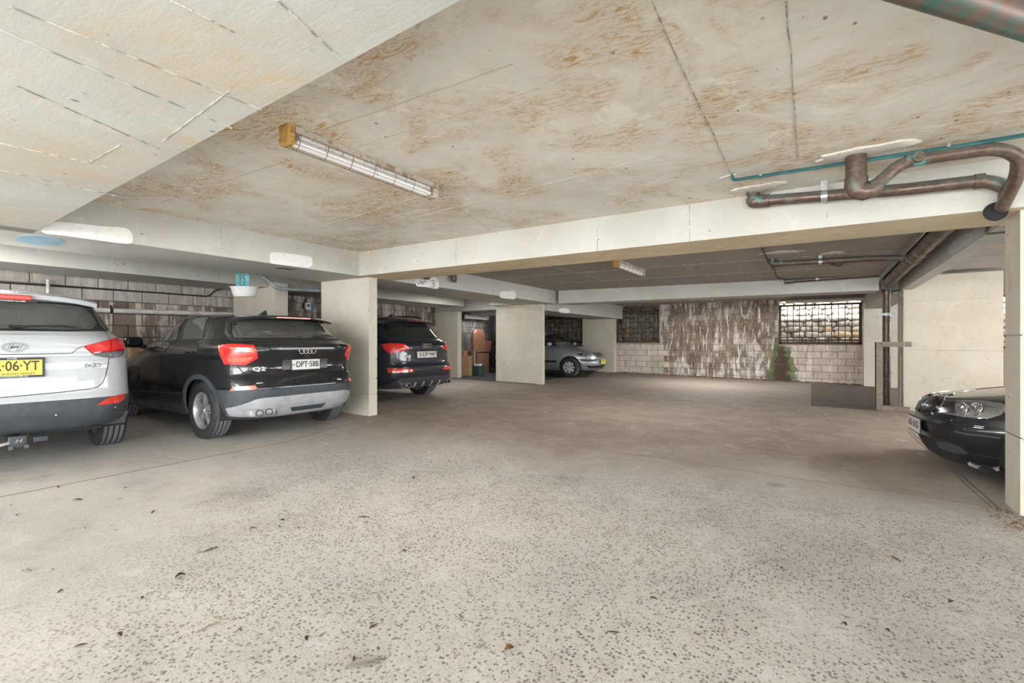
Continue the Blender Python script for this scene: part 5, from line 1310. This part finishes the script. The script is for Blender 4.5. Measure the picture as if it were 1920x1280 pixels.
# C: pair of thin teal lines
c0 = onZ(1374, 338, 2.385); c1 = onZ(1812, 271, 2.375)
for k, lab in ((0, 'upper one of the pair of thin teal pipes under the near ceiling'), (1, 'lower one of the pair of thin teal pipes under the near ceiling')):
    d = Vector((0, -.014+.028*k*-1, -.018*k)); a, b = c0+d, c1+d
    Cc = pipe('thin_teal_pipe', lab, [(a.x, a.y, zc(a.x)+.01), a, b, (b.x+.7, b.y+.02, b.z+.005)], .0085, M_teal, .03, n=8)
    Cc['group'] = 'thin teal pipes'; Cc.pop('group', None)
for px, py in ((1427, 331), (1777, 276)):
    p = onZ(px, py, 2.38); mb = MB(); mb.obox(p, .02, .07, .03, bev=.004); o = mb.build('pipe_clip', M_galv, None); tag(o, 'small pale clip near the %s end of the thin teal pipes' % ('left' if px < 1600 else 'right'), 'clip')
lump('broken_plaster', c0.x-.03, c0.y, zc(c0.x), .06, .03, M_plaster, ceiling, h=.01, seed=5)
# D: fat green pipe crossing the top right corner
d0 = onZ(1800, 2, 2.30); d1 = onZ(1920, 40, 2.30); dd = (d1-d0).normalized()
pipe('green_pipe', 'fat green pipe crossing the top right corner close to the viewer', [d0-dd*.9, d0, d1, d1+dd*1.2], .056, M_pipe_green, n=20)
# E: second bay pipes
e0 = onY(1449, 495, 8.0); e1 = onY(1640, 484, 8.0); e2 = Vector((.98, 8.0, 2.215))
E_ = pipe('copper_drain_pipe', 'nearer copper pipe across the second bay, green elbow and bright clamp', [(e0.x, 8.0, zc2(e0.x)+.01), e0, e1, e2], .042, M_copper, .07)
mb = MB(); mb.tube(bendpath([e0+Vector((0, 0, .08)), e0, e0+Vector((.13, 0, 0))], .06), .050, 12); sub(E_, 'corroded_elbow', mb, M_copper_green, sm=50)
bracket(E_, onY(1538, 490.5, 8.0), .042, 2.36); 
yG = 10.74; g0 = onY(1475, 527, yG); g1 = onY(1655, 514, yG)
G_ = pipe('copper_drain_pipe', 'farther copper pipe running along the far beam top, pale cap at its left end', [g0, g1, (1.0, 10.9, g1.z-.12)], .045, M_copper, .08)
mb = MB(); mb.tube([g0-Vector((.04, 0, 0)), g0+Vector((.10, 0, 0))], .056, 14); sub(G_, 'corroded_cap', mb, M_copper_green, sm=50)
bracket(G_, onY(1532, 522.5, yG), .045, 2.37)
s1 = onY(1560, 478, 8.5); H_ = empty('copper_trap_pipe', s1); tag(H_, 'dark trap pipe hanging behind the nearer second bay pipe', 'pipe')
mb = MB(); mb.tube([(s1.x, 8.5, zc2(s1.x)+.01), (s1.x, 8.5, s1.z-.06)], .06, 16); sub(H_, 'stub_pipe', mb, M_copper, sm=50)
mb = MB(); mb.tube([(s1.x, 8.5, s1.z-.03), (s1.x+.01, 8.5, s1.z-.10), (s1.x+.08, 8.5, s1.z-.14), (s1.x+.16, 8.5, s1.z-.10)], [.066, .06, .05, .04], 14); sub(H_, 'trap_bowl', mb, M_copper, sm=60)
h1 = onY(1600, 476, 8.5); h2 = onY(1690, 469, 8.5); mb = MB(); mb.tube(bendpath([(s1.x+.15, 8.5, s1.z-.11), onY(1585, 487, 8.5), h1, h2, (.96, 8.7, 2.24)], .07), .036, 12); sub(H_, 'rising_pipe', mb, M_copper, sm=50)
mb = MB(); mb.tube([h1+Vector((.02, 0, 0)), h1+Vector((.13, 0, 0))], .042, 12); mb.tube([h1+Vector((.12, -.02, 0)), h1+Vector((.12, -.06, 0))], .028, 12); sub(H_, 'corroded_sleeve', mb, M_copper_green, sm=50)
for (px, py, sx, sd) in ((1465, 470, .28, 2), (1562, 470, .12, 8)):
    p = onZ(px, py, 2.37); lump('plaster_patch', p.x, p.y, zc2(p.x), sx, .10, M_plaster, ceiling2, h=.012, seed=sd)
# main collector and downpipe
V = pipe('collector_pipe', 'fat brown collector pipe running away under the second bay ceiling beside the right beam', [(1.0, 5.45, 2.25), (1.0, 7.9, 2.22), (1.0, 11.25, 2.17)], .085, M_copper, .05, n=22,
         joints=[((1.0, 7.9, 2.22), (1.0, 8.1, 2.218)), ((1.0, 10.9, 2.175), (1.0, 11.02, 2.173))])
for y in (7.3, 10.2): bracket(V, (1.0, y, 2.2), .085, 2.34, 'Y')
W_ = pipe('downpipe', 'brown downpipe standing behind the steel guard', [(1.0, 11.2, 2.2), (1.03, 11.35, 2.12), (1.03, 11.35, zf(1.03))], .064, M_copper, .05, n=20,
          joints=[((1.03, 11.35, 2.05), (1.03, 11.35, 2.12)), ((1.03, 11.35, .52), (1.03, 11.35, .56))])
mb = MB(); z_ = onY(1663, 589, 11.3).z; mb.tube([(1.03, 11.35, z_-.03), (1.03, 11.35, z_+.03)], .072, 18); mb.obox((1.03, 11.27, z_), .26, .02, .035, bev=.004); sub(W_, 'pipe_clamp', mb, M_galv)
mb = MB(); mb.box(.88, .895, 5.4, 11.0, 2.24, 2.37); o = mb.build('cable_tray', M_galv, None); tag(o, 'grey steel strip hung along the collector pipe', 'tray')
pipe('thin_riser_pipe', 'thin brown pipe rising up the edge of the right pale pillar', [(1.10, 11.2, 2.06), (1.22, 10.97, 2.06), (1.22, 10.97, zf(1.2))], .016, M_copper, .03, n=10)
# cable down the slab
pts = [onZ(1429, 466, 2.335), onZ(1437, 484, 2.335), onZ(1441, 492, 2.33), onZ(1452, 506, 2.325), onZ(1456, 520, 2.325), onY(1474, 524, 10.7)]
pipe('black_cable', 'black cable wandering over the second bay ceiling to the far pipe', pts, .011, M_black, .03, n=8, cat='cable')
# small valve group at the corner over the right column
v0 = onY(1861, 437, 5.6); pipe('valve_pipe', 'small copper pipe loop with black valve tucked beside the right beam', [(v0.x-.02, 5.6, 2.12), (v0.x-.05, 5.6, v0.z), (v0.x+.22, 5.6, v0.z)], .010, M_copper, .03, n=8)
# pipe stubs poking out beside the UNIT 3 patch
for px, py, lab in ((851, 517, 'short brown pipe stub hanging right of the UNIT 3 patch'), (800, 520, 'rusty pipe stub hanging over the UNIT 3 patch')):
    p = onX(px, py, -5.66); zz = onX(px, 529 if px > 820 else 524, -5.66).z
    mb = MB(); mb.tube([(p.x, p.y, zc2(-5.6)+.01), (p.x, p.y, zz+.03), (p.x, p.y, zz)], [.055, .055, .035], 16); tag(mb.build('pipe_stub', M_copper, None, sm=40), lab, 'pipe')

# ---- left row services
p = [onX(a, b, -9.80) for a, b in ((60, 576), (205, 582))]; q = [onX(a, b, -9.80) for a, b in ((210, 582.3), (470, 590))]
Wp = pipe('white_wall_pipe', 'white plastic pipe running along the brown block wall behind the parked cars', [p[0], p[1], q[1]], .040, M_whitepvc, n=14)
mb = MB(); c = onX(208, 582, -9.8); mb.tube([c-Vector((0, .02, 0)), c+Vector((0, .02, 0))], .046, 12); mb.obox(c+Vector((0, 0, .06)), .02, .03, .06); sub(Wp, 'pipe_clamp', mb, M_black)
pipe('black_conduit', 'thin black conduit along the top of the brown block wall', [onX(-20, 528, -9.84), onX(299, 549, -9.84), onX(392, 556, -9.84), onX(404, 543, -9.84), onX(446, 540, -9.84)], .013, M_black, .08, n=8, cat='cable')
z0_, z1_ = onX(90, 551, -9.8).z, onX(90, 524, -9.8).z; c = onX(90, 540, -9.8)
mb = MB(); mb.tube([(c.x, c.y, z0_-.3), (c.x, c.y, z1_)], .022, 10); tag(mb.build('vertical_pipe', M_whitepvc, None, sm=50), 'short upright white pipe on the wall behind the white SUV roof', 'pipe')
# basin hung under a leak
bx = Vector((-7.25, 3.78, 0)); bt, bb = 1.945, 1.80
e = empty('plastic_basin', (bx.x, bx.y, bb)); tag(e, 'white plastic basin hung from the ceiling on teal straps to catch a leak', 'basin')
mb = MB(); mb.lathe([(0, 0), (.125, .0), (.145, .02), (.172, bt-bb-.01), (.188, bt-bb), (.188, bt-bb+.008), (.166, bt-bb), (.138, .025), (0, .01)], n=32)
o = mb.build('bowl', M_paint_patch, e, sm=50); o.scale = (1, 1.05, 1); o.rotation_euler = (radians(4), radians(2), 0)
for k, (dx, dy) in enumerate(((-.06, -.06), (-.02, .0), (.03, .03))):
    mb = MB(); z1 = zc(-7.2)-bb; mb.hexa([(dx-.02, dy-.03, .10), (dx-.016, dy-.03, .10), (dx-.016, dy+.03, .10), (dx-.02, dy+.03, .10), (dx-.02, dy-.035, z1), (dx-.016, dy-.035, z1), (dx-.016, dy+.02, z1), (dx-.02, dy+.02, z1)])
    mb.build('strap', worn('teal_strap', (.12, .42, .45), (.35, .62, .62), .5, 0, 30), e)
pipe('grey_waste_pipe', 'grey pipe slanting down beside the basin then running to the near pillar', [(-7.35, 3.65, zc(-7.3)), onX(520, 541, -7.35), onX(606, 545, -7.35)], .032, M_greypipe, .08, n=12)
# wall gauge box
c = onX(579, 574, -9.80); e = empty('meter_box', c); tag(e, 'pale and blue meter box with round gauge on the dark brown wall', 'meter')
mb = MB(); mb.obox((.03, -.05, 0), .07, .13, .16, bev=.01); mb.build('case', M_paint_patch, e)
mb = MB(); mb.obox((.03, .06, 0), .065, .09, .15, bev=.01); mb.build('blue_cover', worn('blue_plastic', (.08, .14, .42), (.12, .2, .5), .4), e)
mb = MB(); mb.obox((.068, -.05, .01), .004, .06, .07); mb.build('display', M_alloy_dark, e)
mb = MB(); mb.lathe([(0, .05), (.03, .048), (.04, .03), (.04, 0)], (0, -.03, .13), 'x', 16); mb.build('gauge', M_galv, e, sm=40)
mb = MB(); mb.tube([(.01, .12, .05), (.01, .12, -.30)], .012, 8); mb.build('feed_pipe', M_whitepvc, e)

# ================================================================== PAINT PATCHES AND LETTERING ON THE CONCRETE
def facepoly(name, pts, mat, parent, ax, d=.0025, ch=2, label=None):
    P = [Vector(p) for p in chaikin(pts, ch)]; n = {'X': Vector((1, 0, 0)), '-X': Vector((-1, 0, 0)), '-Z': Vector((0, 0, -1))}[ax]
    mb = MB(); mb.prism(P, n, d); o = mb.build(name, mat, parent)
    if label: o['label'] = label
    return o
XF = -5.76; B8 = lambda *p: [onX(*q, XF) for q in C(0, 340, 2.743, *p)]
facepoly('white_patch', B8((215, 240), (250, 205), (400, 215), (530, 232), (640, 235), (680, 260), (686, 318), (640, 322), (470, 298), (300, 275), (215, 268)), M_paint_patch, beam_left, 'X')
facepoly('white_patch', B8((1388, 372), (1400, 362), (1500, 372), (1590, 385), (1606, 392), (1606, 446), (1520, 436), (1400, 424), (1388, 418)), M_paint_patch, beam_left, 'X', ch=1)
U = C(700, 480, 9.145, (722, 400), (770, 392), (860, 410), (960, 420), (1000, 360), (1060, 362), (1100, 390), (1128, 470), (1118, 560), (1060, 560), (960, 540), (850, 525), (740, 520), (725, 470))
up = facepoly('unit_sign_patch', [onX(*q, XF) for q in U], M_paint_patch, beam_left, 'X', ch=1)
def hand(txt_strokes, parent, w=.010):
    for st in txt_strokes:
        P = [onX(*q, XF)+Vector((.004, 0, 0)) for q in C(700, 480, 9.145, *st)]
        mb = MB()
        for a, b in zip(P, P[1:]):
            d = (b-a).normalized(); s_ = Vector((1, 0, 0)).cross(d).normalized()*w/2; a2, b2 = a-d*w*.3, b+d*w*.3
            mb.prism([a2-s_, b2-s_, b2+s_, a2+s_], (1, 0, 0), .0015)
        bmesh.ops.remove_doubles(mb.bm, verts=mb.bm.verts[:], dist=1e-5); mb.build('painted_stroke', M_ink, parent)
hand([[(750, 405), (752, 455), (762, 478), (780, 475), (790, 455), (792, 415)], [(810, 482), (812, 425), (840, 485), (846, 430)], [(862, 430), (862, 480)], [(872, 428), (902, 432)], [(888, 430), (886, 458)],
      [(990, 425), (1020, 415), (1042, 435), (1035, 465), (1008, 475), (1040, 485), (1048, 515), (1020, 535), (985, 520)]], up)
facepoly('white_patch', [onX(*q, XF) for q in C(680, 480, 4, (1027, 275), (1045, 260), (1110, 265), (1120, 255), (1148, 262), (1150, 325), (1080, 320), (1027, 312))], M_paint_patch, beam_left, 'X', ch=1)
facepoly('white_patch', [onX(*q, -6.1) for q in C(680, 480, 4, (1472, 395), (1500, 388), (1550, 395), (1553, 428), (1500, 426), (1472, 420))], M_paint_patch, beam_far_left, 'X', ch=1)
facepoly('white_patch', [onX(*q, 1.2) for q in C(1560, 380, 4, (872, 330), (920, 270), (1050, 210), (1062, 290), (960, 350), (870, 400))], worn('grey_white_paint', (.60, .62, .63), (.5, .52, .54), .6), beam_right, '-X', ch=1)
def onS(px, py):
    z = 2.08
    for _ in range(5): p = onZ(px, py, z); z = zs(p.x)
    return p
facepoly('blue_patch', [onS(*q) for q in C(0, 340, 2.743, (60, 295), (130, 272), (240, 280), (340, 300), (300, 330), (230, 328), (140, 318))], M_blue_patch, beam_left, '-Z', ch=1)
facepoly('dark_patch', [onS(*q) for q in C(420, 490, 8.727, (820, 112), (900, 92), (1180, 118), (1080, 138))], M_joint, beam_left, '-Z', ch=0)

# ================================================================== STEEL GUARD
e = empty('steel_guard', (.86, 10.8, zf(.9))); tag(e, 'brown steel bracket frame protecting the downpipe', 'guard')
g_ = onY(1648, 641, 10.8).z-zf(.9)
x0, x1 = onY(1641, 700, 10.8).x-.86, onY(1655, 700, 10.8).x-.86; x2 = onY(1708, 645, 10.8).x-.86
mb = MB(); mb.box(x0, x0+.01, -.05, .09, 0, g_); mb.box(x0, x1, -.05, -.04, 0, g_); mb.build('upright', M_steel_brown, e)
mb = MB(); mb.box(x1-.01, x2, -.065, -.045, g_-.085, g_+.005); mb.box(x1-.01, x2, -.045, .05, g_-.005, g_+.005); mb.build('top_arm', M_steel_brown, e)
mb = MB(); mb.box(x1-.01, x2-.02, -.06, -.02, 0, .085); mb.build('bottom_arm', M_steel_brown, e)
mb = MB(); mb.box(x2-.10, x2-.095, -.068, -.064, g_-.085, g_+.005); mb.build('weld_seam', M_galv, e)
mb = MB(); mb.obox((x1+.05, .02, .56), .08, .06, .05); mb.build('stay', M_steel_dark, e)

# ================================================================== BOXES
def carton(name, label, x, y, z, sx, sy, sz, rz=0, mat=None, tape=True):
    e = empty(name, (x, y, z), rz); tag(e, label, 'box')
    mb = MB(); mb.box(-sx/2, sx/2, -sy/2, sy/2, 0, sz); mb.build('carton_body', mat or M_card, e, bev=.004)
    if tape: mb = MB(); mb.box(sx/2-.0, sx/2+.002, -.03, .03, .0, sz); mb.box(-sx/2, sx/2, -.03, .03, sz, sz+.002); mb.build('tape', worn('parcel_tape', (.55, .42, .26), (.48, .36, .22), .3), e)
    return e
c = onX(234, 652, -9.66); e1_ = carton('cardboard_box', 'large cardboard box mostly hidden behind the parked cars, carrying the small printed one', c.x, c.y, zf(c.x), .36, .6, c.z-zf(c.x)-.012)
e2_ = carton('cardboard_box', 'small pale printed cardboard box seen between the white SUV and the black mirror', c.x, c.y, c.z-.01, .34, .30, .17)
mb = MB(); mb.box(.171, .173, -.02, .10, .04, .09); mb.build('print', plain('carton_print', (.25, .12, .06), .8), e2_)
Z0 = zf(-9.3); BX = lambda px: onX(px, 680, -9.3).y
carton('cardboard_box', 'tall narrow cardboard box at the left of the dark bay', -9.3, BX(874), Z0+.01, .30, .22, .62, .2, tape=False)
carton('cardboard_box', 'brown cardboard box behind the tall narrow one in the dark bay', -9.68, BX(883), Z0+.01, .28, .34, .78, 0, M_card2)
carton('cardboard_box', 'dark cardboard box in the middle of the dark bay', -9.64, BX(898), Z0+.01, .32, .34, .76, 0, worn('dark_card', (.16, .11, .08), (.12, .085, .06), .85))
e = carton('storage_tub', 'dark green crate with a white paper on top in the dark bay', -9.15, BX(889), Z0+.01, .3, .34, .30, 0, worn('dark_green_plastic', (.03, .06, .055), (.05, .08, .075), .5), tape=False); e['category'] = 'crate'
mb = MB(); mb.box(-.08, .1, -.08, .08, .30, .36); mb.build('white_paper', M_paint_patch, e)
e = empty('cardboard_packing', (-9.80, BX(912), Z0+.01)); tag(e, 'tall reddish packing board with rounded top and a thumb-shaped flap in the dark bay', 'packing')
zb_ = lambda py: onX(915, py, -9.4).z-Z0; yb_ = lambda px: onX(px, 650, -9.4).y-BX(912)
P = [(0, yb_(904), zb_(655)), (0, yb_(905), zb_(625)), (0, yb_(908), zb_(618)), (0, yb_(918), zb_(618)), (0, yb_(922), zb_(626)), (0, yb_(921), zb_(660)), (0, yb_(904), zb_(660))]
mb = MB(); mb.prism(P, (1, 0, 0), .12); mb.build('rounded_board', M_card2, e, bev=.01)
P = [(.02, yb_(920), zb_(660)), (.02, yb_(920.5), zb_(638)), (.02, yb_(934), zb_(640)), (.02, yb_(930), zb_(660))]
mb = MB(); mb.prism(P, (1, 0, 0), .12); mb.build('side_flap', M_card2, e, bev=.008)
mb = MB(); mb.box(0, .20, yb_(904.5), yb_(926), 0, zb_(662.5)); mb.build('lower_box', M_card2, e, bev=.01)

# ================================================================== LITTER ON THE FLOOR
LEAF = [worn('dry_leaf_%d' % k, c, tuple(x*.6 for x in c), .8, 0, 40) for k, c in enumerate(((.16, .10, .06), (.10, .075, .055), (.36, .28, .20), (.30, .16, .07), (.50, .46, .40)))]
def leafmesh(L, W, curl, seed):
    rr = random.Random(seed); mb = MB(); n = 6; rows = []
    for k in range(n+1):
        t = k/n; w = W*sin(pi*min(1, t*.92+.04))**.8/2; z = curl*(sin(pi*t))+.002; x = (t-.5)*L; b = rr.uniform(-.08, .08)*W
        rows.append([mb.bm.verts.new((x, b-w, z+curl*.5)), mb.bm.verts.new((x, b, z)), mb.bm.verts.new((x, b+w, z+curl*.6))])
    for A, B in zip(rows, rows[1:]):
        for k in (0, 1): mb._f([A[k], A[k+1], B[k+1], B[k]])
    ge = bmesh.ops.solidify(mb.bm, geom=mb.bm.faces[:], thickness=.0012)
    me = bpy.data.meshes.new('leaf'); mb.bm.to_mesh(me); mb.bm.free(); smooth(me, 60); return me
LM = [leafmesh(.07, .026, .006, 1), leafmesh(.05, .022, .008, 2), leafmesh(.09, .018, .004, 3), leafmesh(.04, .03, .01, 4)]
def leaf(px, py, k, m, s=1, rz=None, label=None, group=None, name='dry_leaf'):
    p = onF(px, py); me = LM[k].copy(); me.materials.append(LEAF[m]); o = bpy.data.objects.new(name, me); COL.objects.link(o)
    o.location = p+Vector((0, 0, .001)); o.scale = (s, s, s); o.rotation_euler = (0, 0, random.uniform(0, 6.3) if rz is None else rz)
    return tag(o, label, 'leaf', group)
for px, py, k, m, s, lab in ((955, 1219, 3, 3, 1.0, 'ginger-brown curled leaf alone on the pebbly floor at the bottom of the view'), (338, 1082, 3, 1, 1.1, 'dark grey crumpled leaf on the floor left of centre'),
    (50, 1071, 1, 4, 1.0, 'pale curled leaf with a dark end near the left edge'), (681, 970, 2, 1, .9, 'flat grey-brown leaf on the floor below the middle'), (474, 992, 1, 0, .8, 'small dark brown leaf below the black SUV'),
    (224, 1191, 1, 0, .8, 'small dark leaf above the bottom left corner'), (685, 1244, 2, 4, 1.6, 'long thin pale leaf at the bottom edge'), (454, 939, 3, 4, .8, 'small whitish leaf below the black SUV wheel'),
    (775, 896, 1, 0, 1.0, 'dark leaf on the grey floor right of the pillar base'), (904, 748, 2, 3, 1.3, 'brown leaf strip on the floor behind the near pillar'), (396, 1031, 2, 1, .9, 'thin dark leaf left of the floor centre'),
    (1678, 1048, 2, 3, .9, 'rusty little leaf in the right foreground'), (1802, 1149, 1, 2, .6, 'yellowish leaf crumb in the right foreground'), (1310, 968, 1, 3, .6, 'tiny orange leaf crumb centre right'),
    (145, 938, 0, 1, 1.0, 'dark leaf smear behind the white SUV'), (110, 914, 1, 0, .9, 'brown leaf just behind the tow bar'), (287, 960, 2, 0, .8, 'thin brown leaf under the seam below the black SUV')):
    leaf(px, py, k, m, s, label=lab)
rr = random.Random(5)
G = 'leaf crumbs scattered on the floor'
spots = [(rr.uniform(20, 700), rr.uniform(838, 1000)) for _ in range(34)]+[(rr.uniform(640, 1000), rr.uniform(770, 930)) for _ in range(22)]+[(rr.uniform(20, 900), rr.uniform(1000, 1250)) for _ in range(22)]+[(rr.uniform(1000, 1900), rr.uniform(860, 1250)) for _ in range(14)]
for px, py in spots: leaf(px, py, rr.randrange(4), rr.choice((0, 0, 1, 1, 2, 4)), rr.uniform(.25, .62), label='small dry leaf crumb lying on the concrete floor', group=G, name='leaf_crumb')
# twig with a fork, blue scrap, bottle-cap sized bits
p = onF(405, 1170); e = empty('twig', p); tag(e, 'pale forked twig on the floor near the bottom left', 'twig'); Mt = worn('twig_bark', (.34, .27, .21), (.22, .17, .13), .8)
a, b, c, d = [onF(*q)-p for q in ((368, 1187), (412, 1167), (392, 1157), (430, 1165))]
up_ = Vector((0, 0, .004))
mb = MB(); mb.tube([a+up_, (a+b)/2+up_*2, b+up_], .0028, 6); mb.build('stem', Mt, e, sm=60); mb = MB(); mb.tube([c+up_, b+up_*1.6, d+up_], .0022, 6); mb.build('side_shoot', Mt, e, sm=60)
p = onF(1806, 893); mb = MB(); mb.hexa([(p.x+a, p.y+b, p.z+c) for c in (.0, .006) for a, b in ((-.02, -.012), (.02, -.01), (.016, .014), (-.018, .01))]); tag(mb.build('plastic_scrap', plain('blue_plastic_scrap', (.03, .12, .42), .4), None), 'bright blue plastic scrap on the floor under the black saloon', 'litter')
# wind-blown litter along the far wall
mb = MB(); rr = random.Random(9)
for _ in range(420):
    x = rr.uniform(-6.1, 1.0); y = 16.66-abs(rr.gauss(0, .10)); s_ = rr.uniform(.015, .05); a = rr.uniform(0, 6.28); z = zf(x)
    mb.hexa([(x+s_*cos(a+q)*k_, y+s_*sin(a+q)*k_*.7, z+h_) for h_, k_ in ((0, 1), (rr.uniform(.008, .03), .7)) for q in (0, 1.57, 3.14, 4.71)])
tag(mb.build('leaf_litter', LEAF[0], None), 'brown leaf litter blown along the foot of the far block wall', 'litter', kind='stuff')
mb = MB()
for _ in range(160):
    t = rr.random(); x = 1.2-.2*rr.random()**2; y = 4.4+rr.random()*.5; s_ = rr.uniform(.003, .011); a = rr.uniform(0, 6.28); z = zf(x)
    if y > 4.76 and x > 1.16: continue
    mb.hexa([(x+s_*cos(a+q)*k_, y+s_*sin(a+q)*k_*.7, z+h_) for h_, k_ in ((0, 1), (rr.uniform(.003, .012), .7)) for q in (0, 1.57, 3.14, 4.71)])
tag(mb.build('leaf_litter', LEAF[0], None), 'brown crumbs gathered at the foot of the front right column', 'litter', kind='stuff')
for px, lab in ((1668, 'left white stone'), (1688, 'middle white stone'), (1705, 'right white stone')):
    p = onF(px, 768); mb = MB(); mb.obox((p.x, p.y, p.z+.02), .13, .05, .045, Matrix.Rotation(random.uniform(-.2, .2), 3, 'Z'), bev=.015); tag(mb.build('stone_chip', M_plaster, None, sm=40), lab+' chip under the steel guard', 'stone')
